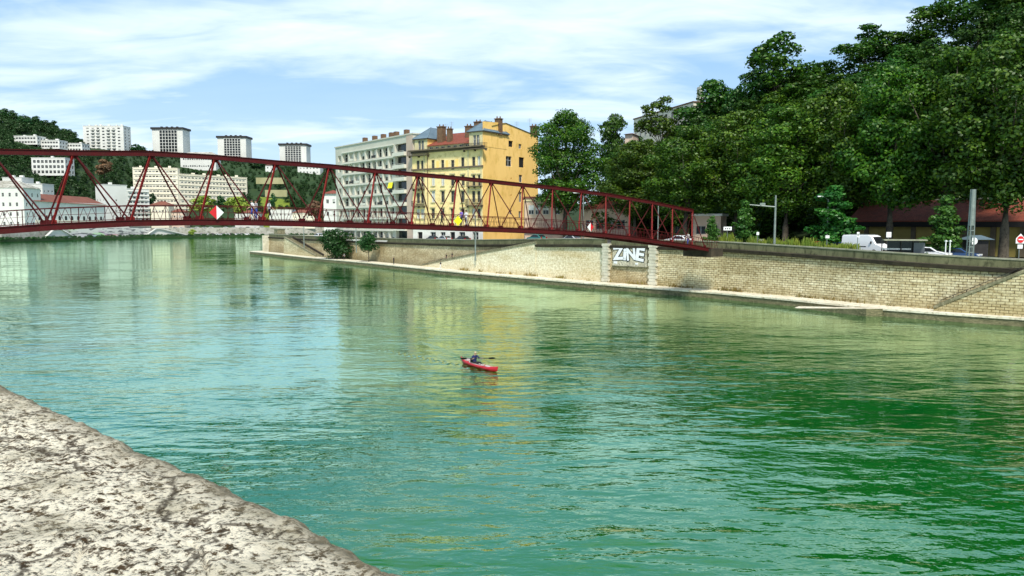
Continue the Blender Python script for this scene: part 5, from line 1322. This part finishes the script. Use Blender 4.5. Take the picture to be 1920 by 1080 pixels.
park(1797, 8.0, 'car_blue', 'blue car between the young tree and the lattice mast', True, .1)
park(1006, 9, 'car_teal', 'teal green car beside the yellow side wall', False, .4)
park(1070, 9, 'car_silver', 'silver car right of the teal green one under the bridge', False, .1)
park(1272, 9, 'car_white', 'white car behind the last truss panels at the bridge end', False, .1)
for px, pt_, lab in ((742, 'car_white', 'white car, leftmost before the grey block'), (760, 'car_silver', 'silver car beside the leftmost white one, under the yellow bay'), (783, 'car_black', 'black car, third from the left before the houses'), (812, 'car_black', 'black car in front of the second shop doorway'), (833, 'car_silver', 'silver grey car in front of the white ground floor'), (867, 'car_black', 'black car near the lamp post before the yellow corner')):
    park(px, 5.5, pt_, lab, False, .25)
park(598, 6, 'car_white', 'white car near the quay tip, left of the large bush', False, .25)
# far quay cars
proto = None; FG = 'cars parked on the far lower quay'
for row, (yq, z_, x0, x1, n_) in enumerate(((8, 1.45, 364, 486, 13), (20, 6.35, 320, 500, 13))):
    for i in range(n_):
        px = x0+(x1-x0)*(i+.5)/n_; Y = shoreY(px)+yq; p = at(px, 420, Y)
        c = car(('car_white', 'car_silver', 'car_black', 'car_white', 'car_blue')[(i*3+row) % 5] if False else ('car_white', 'car_silver', 'car_white', 'car_black')[(i+row) % 4],
                ['small parked car in the row on the lower far quay', 'small parked car in the upper row on the far street'][row], (p.x, Y, z_), rnd.choice((0, math.pi))+rnd.uniform(-.2, .2), [FG, 'cars parked on the far street'][row])
        c.scale = (1, 1, 1)

# ------------------------------------------------------------------ street furniture
def pole_root(name, label, px, q, cat): p, s, a = road_item(px, q); return root(name, (p.x, p.y, p.z), label, cat), p
def ztop_at(px, py, Y): return at(px, py, Y).z
# T-shaped pole
r_, p = pole_root('street_pole', 'grey T-shaped street pole with a long side arm carrying cables', 1451, 1.8, 'street pole')
zt = ztop_at(1452, 366, p.y); MB().tube([p, (p.x, p.y, zt)], [.17, .11], 10).build('pole', 'steel_grey', r_)
za = ztop_at(1452, 388, p.y); MB().tube([(p.x, p.y, za), (p.x-3.2, p.y+.6, za+.3)], [.09, .06], 8).build('side_arm', 'steel_grey', r_)
MB().box((p.x-1.6, p.y+.3, za+.38), (.7, .12, .3)).build('lamp_head', 'steel_grey', r_)
# lattice mast
r_, p = pole_root('lattice_mast', 'tall pale lattice mast standing behind the parapet at the right', 1817, 1.4, 'mast')
zt = ztop_at(1821, 355, p.y); mb = MB(); w0, w1 = .25, .15; hh = zt-p.z; lean = .35
for sx in (-1, 1):
    for sy in (-1, 1): mb.beam((p.x+sx*w0, p.y+sy*w0, p.z), (p.x+sx*w1+lean*0, p.y+sy*w1, zt), .10, .10)
for k in range(14):
    z = p.z+hh*(k+.5)/14; wk = w0+(w1-w0)*(k+.5)/14
    for sy in (-1, 1): mb.box((p.x, p.y+sy*wk, z), (wk*2, .04, .08)); mb.box((p.x+sy*wk, p.y, z), (.04, wk*2, .08))
mb.build('lattice', 'steel_grey', r_)
MB().box((p.x, p.y, zt-1.9), (.36, .36, 3.8)).build('head_casing', 'steel_grey', r_)
# quay poles
def simple_pole(px, ytop_, q, lab, r0=.07, mat='white_paint', low=None, name='lamp_post', head=None):
    r_, p = pole_root(name, lab, px, q, 'lamp post'); 
    if low: p = wall_pt(s_at_px(px, LEDGE+q), q, low); r_.location = p
    zt = ztop_at(px, ytop_, p.y); MB().tube([p, (p.x, p.y, zt)], [r0*1.25, r0*.8], 8).build('pole', mat, r_)
    if head: MB().tube([(p.x, p.y, zt-.05), (p.x+head, p.y-.2, zt+.35)], [.05, .04], 6).build('arm', mat, r_); MB().box((p.x+head*1.5, p.y-.3, zt+.4), (.75, .28, .14)).build('lamp_head', 'white_paint', r_)
    return r_, p
simple_pole(668, 428, -.6, 'white pole rising from the towpath between bush and round tree', .12, 'steel_grey', low=LZ+2, name='quay_pole')
simple_pole(891.5, 404, -.4, 'grey pole fixed to the quay wall in front of the yellow corner', .13, 'steel_grey', low=3.0, name='quay_pole')
simple_pole(570, 424, -.5, 'pale pole at the broad stair near the quay tip', .12, 'steel_grey', low=3.2, name='quay_pole')
simple_pole(1549, 374, 9, 'street lamp with white head beside the cone-shaped tree', .09, 'steel_grey', head=-.8)
simple_pole(1093, 366, 4, 'slim street lamp seen through the bridge, right of the pink house', .09, 'steel_grey', head=-.9)
simple_pole(1233, 384, 4, 'slim grey pole seen through the thin end of the bridge', .09, 'steel_grey')
for px, lab in ((1771, 'left one of two short pale posts right of the bus shelter'), (1779, 'right one of two short pale posts, next to the blue car')):
    r_, p = simple_pole(px, 450, 1.6, lab, .06, 'white_paint', name='bollard_post'); MB().box((p.x, p.y, ztop_at(px, 452, p.y)), (.22, .22, .1)).build('cap', 'white_paint', r_)
def sign(name, lab, px, yc, q, build, ytop_=None):
    r_, p = pole_root(name, lab, px, q, 'road sign'); zc_ = ztop_at(px, yc, p.y); MB().tube([p, (p.x, p.y, zc_+.3)], [.05, .05], 8).build('pole', 'steel_grey', r_); build(r_, Vector((p.x, p.y-.1, zc_))); return r_
def disc(c, r0, n=24): return [(c.x+math.cos(2*math.pi*k/n)*r0, c.y, c.z+math.sin(2*math.pi*k/n)*r0) for k in range(n)]
def b_noentry(r_, c):
    MB().prism([(c.x-.48, c.y, c.z-.42), (c.x+.48, c.y, c.z-.42), (c.x+.48, c.y, c.z+.1), (c.x, c.y, c.z+.62), (c.x-.48, c.y, c.z+.1)], (0, -.03, 0)).build('backing_plate', 'white_paint', r_)
    MB().prism(disc(c-Vector((0, .04, 0)), .36), (0, -.02, 0)).build('red_disc', 'sign_red', r_); MB().box(c-Vector((0, .08, 0)), (.5, .02, .11)).build('white_bar', 'white_paint', r_)
    MB().box(c-Vector((0, .02, .75)), (.55, .03, .42)).build('lower_plate', 'white_paint', r_)
sign('no_entry_sign', 'red no-entry sign over a white plate at the far right', 1908.5, 449, 5, b_noentry)
def b_rect(w_, h_, m_='white_paint', mark=True):
    def g_(r_, c):
        MB().box(c, (w_, .04, h_)).build('sign_plate', m_, r_)
        if mark:
            mb = MB()
            for k in range(3): mb.box(c+Vector((-w_*.25+w_*.25*k, -.03, 0)), (w_*.12, .01, h_*.4))
            mb.build('lettering', 'paint_black', r_)
    return g_
sign('direction_sign', 'white direction sign with black marks right of the bridge end', 1362.5, 428.5, 3, b_rect(1.15, .5))
sign('bus_stop_sign', 'square white stop sign on a pole at the left end of the bus shelter', 1663, 440, 1.8, b_rect(.55, .6, mark=False))
sign('small_sign', 'small white framed sign on a post above the blue car', 1606, 440, 1.8, b_rect(.30, .62))
sign('small_sign', 'small pale sign on a post right of the red car', 1549, 444, 3.2, b_rect(.5, .35, mark=False))
sign('small_sign', 'narrow white sign on a post right of the silver car', 1419, 438, 3, b_rect(.35, .4, mark=False))
def b_round(r_, c): MB().prism(disc(c, .38), (0, -.04, 0)).build('sign_disc', 'white_paint', r_)
sign('round_sign', 'round white sign right beside the tall lattice mast', 1822, 452, 3, b_round)
# bus shelter
p, s, a = road_item(1694, 1.9); r_ = root('bus_shelter', p, 'glass bus shelter with thin flat roof behind the parapet', 'bus shelter')
d = Vector((math.cos(a), math.sin(a), 0)); zt = ztop_at(1694, 450, p.y); hw = 36*p.y/F
nrm_ = Vector((-d.y, d.x, 0)); MB().box(Vector((p.x, p.y, zt)), (hw*2, 1.6, .14), (1, -.35, 0)).build('roof', 'parapet_top', r_)
for k in (-1, -.05, .55, 1):
    MB().box(Vector((p.x, p.y, (p.z+zt)/2))+Vector((1, -.35, 0)).normalized()*hw*k*.96+Vector((0, .5, 0)), (.09, .09, zt-p.z), (1, -.35, 0)).build('post', 'iron', r_)
MB().box(Vector((p.x, p.y, p.z+1.35))+Vector((.2, .72, 0)), (hw*1.5, .03, 1.9), (1, -.35, 0)).build('rear_glass', 'glass_dark', r_)
MB().box(Vector((p.x, p.y, p.z+1.2))+Vector((1, -.35, 0)).normalized()*hw*.75+Vector((0, .3, 0)), (1.1, .12, 1.8), (1, -.35, 0)).build('poster_frame', 'glass_mid', r_)
mb = MB()
for k in range(7): mb.box(Vector((p.x, p.y, p.z+1.36))+Vector((1, -.35, 0)).normalized()*hw*(-.85+.2*k)+Vector((0, .6, 0)), (.42, .04, .16), (1, -.35, 0))
mb.build('glass_marking', 'white_paint', r_)
# market umbrella / kiosk canopy
p, s, a = road_item(1827, 11); r_ = root('kiosk', p, 'small green-roofed kiosk behind the lattice mast', 'kiosk'); zt = ztop_at(1820, 441, p.y)
MB().box((p.x, p.y, (p.z+zt)/2-.3), (2.0, 1.6, zt-p.z-.6)).build('body', 'iron', r_)
e_ = [(p.x-1.5, p.y-1.2, zt-.5), (p.x+1.5, p.y-1.2, zt-.5), (p.x+1.5, p.y+1.2, zt-.5), (p.x-1.5, p.y+1.2, zt-.5)]; t1 = (p.x-.6, p.y, zt); t2 = (p.x+.6, p.y, zt)
mb = MB(); mb.poly([e_[0], e_[1], t2, t1]); mb.poly([e_[1], e_[2], t2]); mb.poly([e_[2], e_[3], t1, t2]); mb.poly([e_[3], e_[0], t1]); mb.poly(e_[::-1]); mb.build('roof', 'slate', r_)
# small entrance house at quay tip
pT = wall_pt(SW-6, 4, roadz(SW))
r_ = root('gate_pier', pT, 'square brown stone pier at the tip of the quay', 'pier'); MB().box(pT+Vector((0, 0, 1.3)), (3.0, 2.5, 2.6), U).build('masonry', 'stair_stone', r_); MB().box(pT+Vector((0, 0, 2.72)), (3.4, 2.9, .24), U).build('coping', 'parapet_top', r_)

# ------------------------------------------------------------------ people
def person(label, loc, rz, pose, shirt, trousers, hair='hair_dark', scale=1.0, group=None, bare_legs=False, hat=None):
    """pose: dict of joint -> (x,y,z) for a 1.72 m adult facing +Y... x right"""
    J = dict(pelvis=(0, 0, .95), waist=(0, 0, 1.10), chest=(0, .01, 1.32), neck=(0, 0, 1.47), neck2=(0, .01, 1.53), head=(0, .02, 1.60), crown=(0, .015, 1.69),
             shL=(-.17, 0, 1.41), elL=(-.23, 0, 1.13), wrL=(-.24, .08, .88), shR=(.17, 0, 1.41), elR=(.23, 0, 1.13), wrR=(.24, .08, .88),
             hpL=(-.09, 0, .90), knL=(-.10, .04, .50), anL=(-.10, 0, .09), toL=(-.11, .17, .03), hpR=(.09, 0, .90), knR=(.10, .04, .50), anR=(.10, 0, .09), toR=(.11, .17, .03))
    J.update(pose)
    Rr = dict(pelvis=.145, waist=.125, chest=.15, neck=.065, neck2=.055, head=.092, crown=.075, shL=.07, elL=.043, wrL=.028, shR=.07, elR=.043, wrR=.028, hpL=.095, knL=.06, anL=.04, toL=.035, hpR=.095, knR=.06, anR=.04, toR=.035)
    E_ = [('pelvis', 'waist'), ('waist', 'chest'), ('chest', 'neck'), ('neck', 'neck2'), ('neck2', 'head'), ('head', 'crown'), ('chest', 'shL'), ('shL', 'elL'), ('elL', 'wrL'), ('chest', 'shR'), ('shR', 'elR'), ('elR', 'wrR'),
          ('pelvis', 'hpL'), ('hpL', 'knL'), ('knL', 'anL'), ('anL', 'toL'), ('pelvis', 'hpR'), ('hpR', 'knR'), ('knR', 'anR'), ('anR', 'toR')]
    for sd in 'LR':
        e = Vector(J['el'+sd]); w_ = Vector(J['wr'+sd]); d = (w_-e).normalized(); sgn = -1 if sd == 'L' else 1
        side_ = d.cross(Vector((sgn, .2, 0))).normalized(); pal = w_+d*.08; J['pa'+sd] = tuple(pal); Rr['pa'+sd] = .026; E_.append(('wr'+sd, 'pa'+sd))
        curl = d.cross(side_)*(-sgn)
        for k, ln in enumerate((.065, .075, .07, .055)):
            b0 = pal+side_*(.030-.02*k)+d*.015; m0 = b0+d*ln*.55; t0_ = m0+d*ln*.25+curl*ln*.4
            for nm, v, rr_ in (('a', b0, .009), ('b', m0, .0085), ('c', t0_, .008)): J[f'f{sd}{k}{nm}'] = tuple(v); Rr[f'f{sd}{k}{nm}'] = rr_
            E_ += [('pa'+sd, f'f{sd}{k}a'), (f'f{sd}{k}a', f'f{sd}{k}b'), (f'f{sd}{k}b', f'f{sd}{k}c')]
        th = w_+d*.03+side_*.03; th2 = th+side_*.03+d*.03
        J['t'+sd] = tuple(th); J['u'+sd] = tuple(th2); Rr['t'+sd] = .010; Rr['u'+sd] = .009; E_ += [('wr'+sd, 't'+sd), ('t'+sd, 'u'+sd)]
    names = list(J); me = bpy.data.meshes.new('sk'); me.from_pydata([J[n] for n in names], [(names.index(a), names.index(b)) for a, b in E_], []); me.update()
    ob = bpy.data.objects.new('sk', me); col.objects.link(ob); md = ob.modifiers.new('s', 'SKIN'); md.use_smooth_shade = True
    sk = me.skin_vertices[0].data
    for i, n in enumerate(names): sk[i].radius = (Rr[n], Rr[n]*(.72 if n in ('pelvis', 'waist', 'chest') else 1)); sk[i].use_root = (n == 'pelvis')
    ob.modifiers.new('u', 'SUBSURF').levels = 1
    bpy.context.view_layer.update(); dg = bpy.context.evaluated_depsgraph_get(); bm_ = bpy.data.meshes.new_from_object(ob.evaluated_get(dg)); bpy.data.objects.remove(ob)
    bm_.materials.clear()
    for m_ in ('skin', shirt, trousers, 'rubber'): bm_.materials.append(M[m_])
    segs = [(Vector(J[a]), Vector(J[b]), (0 if (a in ('neck', 'neck2', 'head', 'elL', 'elR') or a[0] in 'wpftu' and a not in ('pelvis', 'waist')) else 2 if (a[:2] in ('hp', 'kn') or (a == 'pelvis' and b[:2] == 'hp')) else 3 if a[:2] == 'an' else 1)) for a, b in E_]
    if bare_legs: segs = [(a, b, 0 if (m_ == 2 and (a-b).length > .3 and b.z < .2) else m_) for a, b, m_ in segs]
    for pl in bm_.polygons:
        c = pl.center; best = None
        for a, b, m_ in segs:
            ab_ = b-a; k = max(0, min(1, (c-a).dot(ab_)/max(ab_.length_squared, 1e-9))); dd = (c-(a+ab_*k)).length
            if best is None or dd < best[0]: best = (dd, m_)
        pl.material_index = best[1]; pl.use_smooth = True
    r_ = root('person', (0, 0, 0), label, 'person', group)
    bo = bpy.data.objects.new('body', bm_); col.objects.link(bo); bo.parent = r_
    hd = Vector(J['head']); cr_ = Vector(J['crown'])
    mb = MB(); rings = []          # hair cap
    for k in range(5):
        t_ = k/4*math.pi*.55; rings.append([tuple(hd+Vector((math.cos(a)*.104*math.cos(t_), math.sin(a)*.112*math.cos(t_)-.018, .03+.115*math.sin(t_)))) for a in np.linspace(0, 2*math.pi, 13)[:-1]])
    mb.loft(rings); mb.build('hat' if hat else 'hair', hat or hair, r_, smooth=True)
    mb = MB()
    fy = .088
    for sx in (-.032, .032): mb.box(hd+Vector((sx, fy, .0)), (.022, .01, .012))
    mb.build('eyes', 'paint_black', r_); MB().tube([tuple(hd+Vector((0, fy, .0))), tuple(hd+Vector((0, fy+.022, -.035)))], [.008, .014], 6).build('nose', 'skin', r_)
    MB().box(hd+Vector((0, fy-.004, -.058)), (.04, .012, .01)).build('mouth', 'lamp_red', r_)
    for sx in (-1, 1): MB().box(hd+Vector((sx*.094, 0, -.005)), (.014, .03, .05)).build('ear', 'skin', r_)
    r_.location = loc; r_.rotation_euler = (0, 0, rz); r_.scale = (scale,)*3; return r_
walk = dict(knL=(-.10, .16, .53), anL=(-.10, .26, .12), toL=(-.11, .42, .08), knR=(.10, -.02, .50), anR=(.10, -.24, .14), toR=(.11, -.12, .03), elL=(-.24, -.1, 1.14), wrL=(-.25, -.02, .90), elR=(.24, .06, 1.14), wrR=(.22, .28, 1.0))
bent = dict(elL=(-.24, .05, 1.16), wrL=(-.12, .28, 1.22), elR=(.24, .05, 1.16), wrR=(.12, .28, 1.25))
ba = math.atan2(-NN.y, -NN.x)-math.pi/2     # facing along the bridge to the left bank
def on_bridge(px, off, label, heading, pose, sh, tr, **kw):
    tz, _ = bray(px, 400, off); z = None
    for (a, za), (b, zb2) in zip(nb, nb[1:]):
        if b <= tz <= a: z = zb2+(za-zb2)*(tz-b)/(a-b)
    p = bp((tz, z+.19), off); return person(label, p, ba+heading, pose, sh, tr, **kw)
on_bridge(473, 1.2, 'person in a white top and blue shorts on the bridge, left of a walking pair', 0, walk, 'cloth_white', 'cloth_blue', bare_legs=True)
on_bridge(480, 1.9, 'person in a grey top close behind the one with blue shorts', .4, bent, 'cloth_grey', 'cloth_blue')
on_bridge(505, 1.3, 'person in a white shirt and black trousers walking on the bridge', math.pi, walk, 'cloth_white', 'cloth_black')
on_bridge(829, 1.2, 'person in dark clothes on the bridge, left of the yellow sign', 0, walk, 'cloth_black', 'cloth_black')
on_bridge(865, 1.0, 'person in a purple shirt on the bridge behind the yellow sign', 0, bent, 'cloth_purple', 'cloth_black')
on_bridge(874, 1.6, 'person in a white shirt right of the one in purple', math.pi, walk, 'cloth_white', 'cloth_grey')
on_bridge(1291, 1.5, 'person in a pale shirt at the right end of the bridge', 0, walk, 'cloth_white', 'cloth_blue')
def on_ledge(px, q, z, label, rz, pose, sh, tr, **kw):
    s = s_at_px(px, LEDGE+q); p = wall_pt(s, q, z); return person(label, p, rz, pose, sh, tr, **kw)
on_ledge(645, -1.9, LZ+.03, 'person in grey walking on the towpath in front of the large bush', 2.2, walk, 'cloth_grey', 'cloth_black')
on_ledge(738, -1.7, LZ+.03, 'person in dark clothes by the foot of the long staircase', 1.0, bent, 'cloth_black', 'cloth_black')
s0, s1 = s_at_px(790, LEDGE), S1ST
for px, lab in ((836, 'left one of two dark figures on the long staircase'), (847, 'right one of two dark figures on the long staircase')):
    s = s_at_px(px, LEDGE+1); k = (s-s0)/(s1-s0); i = max(0, int(k*30)); z = LZ+(parz(s1)-1.0-LZ)*(i+1)/30
    p = wall_pt(s, 1.1, z); person(lab, p, 2.0, walk, 'cloth_black', 'cloth_black', group='two figures on the long staircase')
on_ledge(826, -2.4, LZ+.03, 'person in a black top and white trousers on the towpath below the staircase', 2.0, walk, 'cloth_black', 'cloth_white')

# ------------------------------------------------------------------ kayak
kl = onz(864, 679, 0); kr = onz(934, 699, 0); kd = (kr-kl).normalized(); kc = (kl+kr)/2; KL = (kr-kl).length; 
ka = math.atan2(kd.y, kd.x)
kr_ = root('kayak', (0, 0, 0), 'small red kayak with pale inside on the open river', 'kayak')
def hull(z_in, wf, inner=False):
    rings = []
    for i in range(17):
        x = -1+2*i/16; w_ = .36*max(.004, (1-abs(x)**2.4))**.85*wf; sh = .17+.19*abs(x)**3; kb = -.12+.22*abs(x)**5
        X = x*KL/2; Xb = X*(1-.07*abs(x)**6)
        if not inner: ring = [(X, -w_, sh), ((X+Xb)/2, -w_*.92, .08), (Xb, -w_*.55, kb*.6), (Xb, 0, kb), (Xb, w_*.55, kb*.6), ((X+Xb)/2, w_*.92, .08), (X, w_, sh), (X, w_*.78, sh+.03), (X, 0, sh-.02 if abs(x) < .55 else sh+.06), (X, -w_*.78, sh+.03)]
        rings.append(ring)
    return rings
mb = MB(); mb.loft(hull(0, 1)); mb.build('hull', 'kayak_red', kr_, smooth=True)
mb = MB(); mb.prism([(math.cos(a)*.95-.3, math.sin(a)*.25, .19) for a in np.linspace(0, 2*math.pi, 25)[:-1]], (0, 0, .035)); mb.build('cockpit', 'kayak_inner', kr_)
mb = MB(); mb.prism([(math.cos(a)*.5+1.3, math.sin(a)*.15, .20) for a in np.linspace(0, 2*math.pi, 17)[:-1]], (0, 0, .06)); mb.build('front_hatch', 'kayak_inner', kr_)
MB().box((-.75, 0, .38), (.08, .42, .34)).build('seat_back', 'plastic_black', kr_)
MB().box((-1.55, 0, .3), (.5, .3, .12)).build('rear_bag', 'kayak_inner', kr_)
kr_.location = (kc.x, kc.y, .02); kr_.rotation_euler = (0, 0, ka)
# paddler: sits facing the bow, person +Y -> kayak +x
seat = dict(pelvis=(0, 0, .14), waist=(0, .0, .30), chest=(0, .05, .52), neck=(0, .09, .67), neck2=(0, .10, .73), head=(0, .12, .80), crown=(0, .12, .89), shL=(-.18, .05, .60), shR=(.18, .05, .60),
            elL=(-.32, .18, .40), wrL=(-.36, .40, .46), elR=(.34, .20, .42), wrR=(.36, .42, .52), hpL=(-.10, .06, .12), knL=(-.15, .46, .22), anL=(-.11, .86, .08), toL=(-.11, .93, .18), hpR=(.10, .06, .12), knR=(.15, .46, .22), anR=(.11, .86, .08), toR=(.11, .93, .18))
base = Vector((kc.x, kc.y, .12))+kd*-.55
pd = person('paddler in a dark blue top and light cap sitting in the red kayak', base, ka-math.pi/2, seat, 'cloth_navy', 'cloth_black', hat='cap_cream')
fw = Vector((math.cos(ka), math.sin(ka), 0)); sdv = Vector((fw.y, -fw.x, 0))
mid = base+fw*.44+Vector((0, 0, .49)); pe = (sdv*-1+fw*.30).normalized()
pe = Vector((pe.x, pe.y, -.05)); r_ = root('paddle', mid, 'black double-bladed kayak paddle held across the red kayak', 'paddle')
MB().tube([mid-pe*.85, mid+pe*.85], [.017, .017], 8).build('shaft', 'plastic_black', r_)
for sg in (-1, 1):
    c = mid+pe*sg*1.02; m_ = MB(); ax = pe.normalized(); uz_ = (Vector((0, 0, 1))*.8+fw*.6).normalized(); pts_ = [c+ax*.25*math.cos(a)+uz_*.10*math.sin(a) for a in np.linspace(0, 2*math.pi, 17)[:-1]]
    m_.prism(pts_, uz_.cross(ax)*.015); m_.build('blade', 'plastic_black', r_)
print('objects', len(bpy.data.objects))
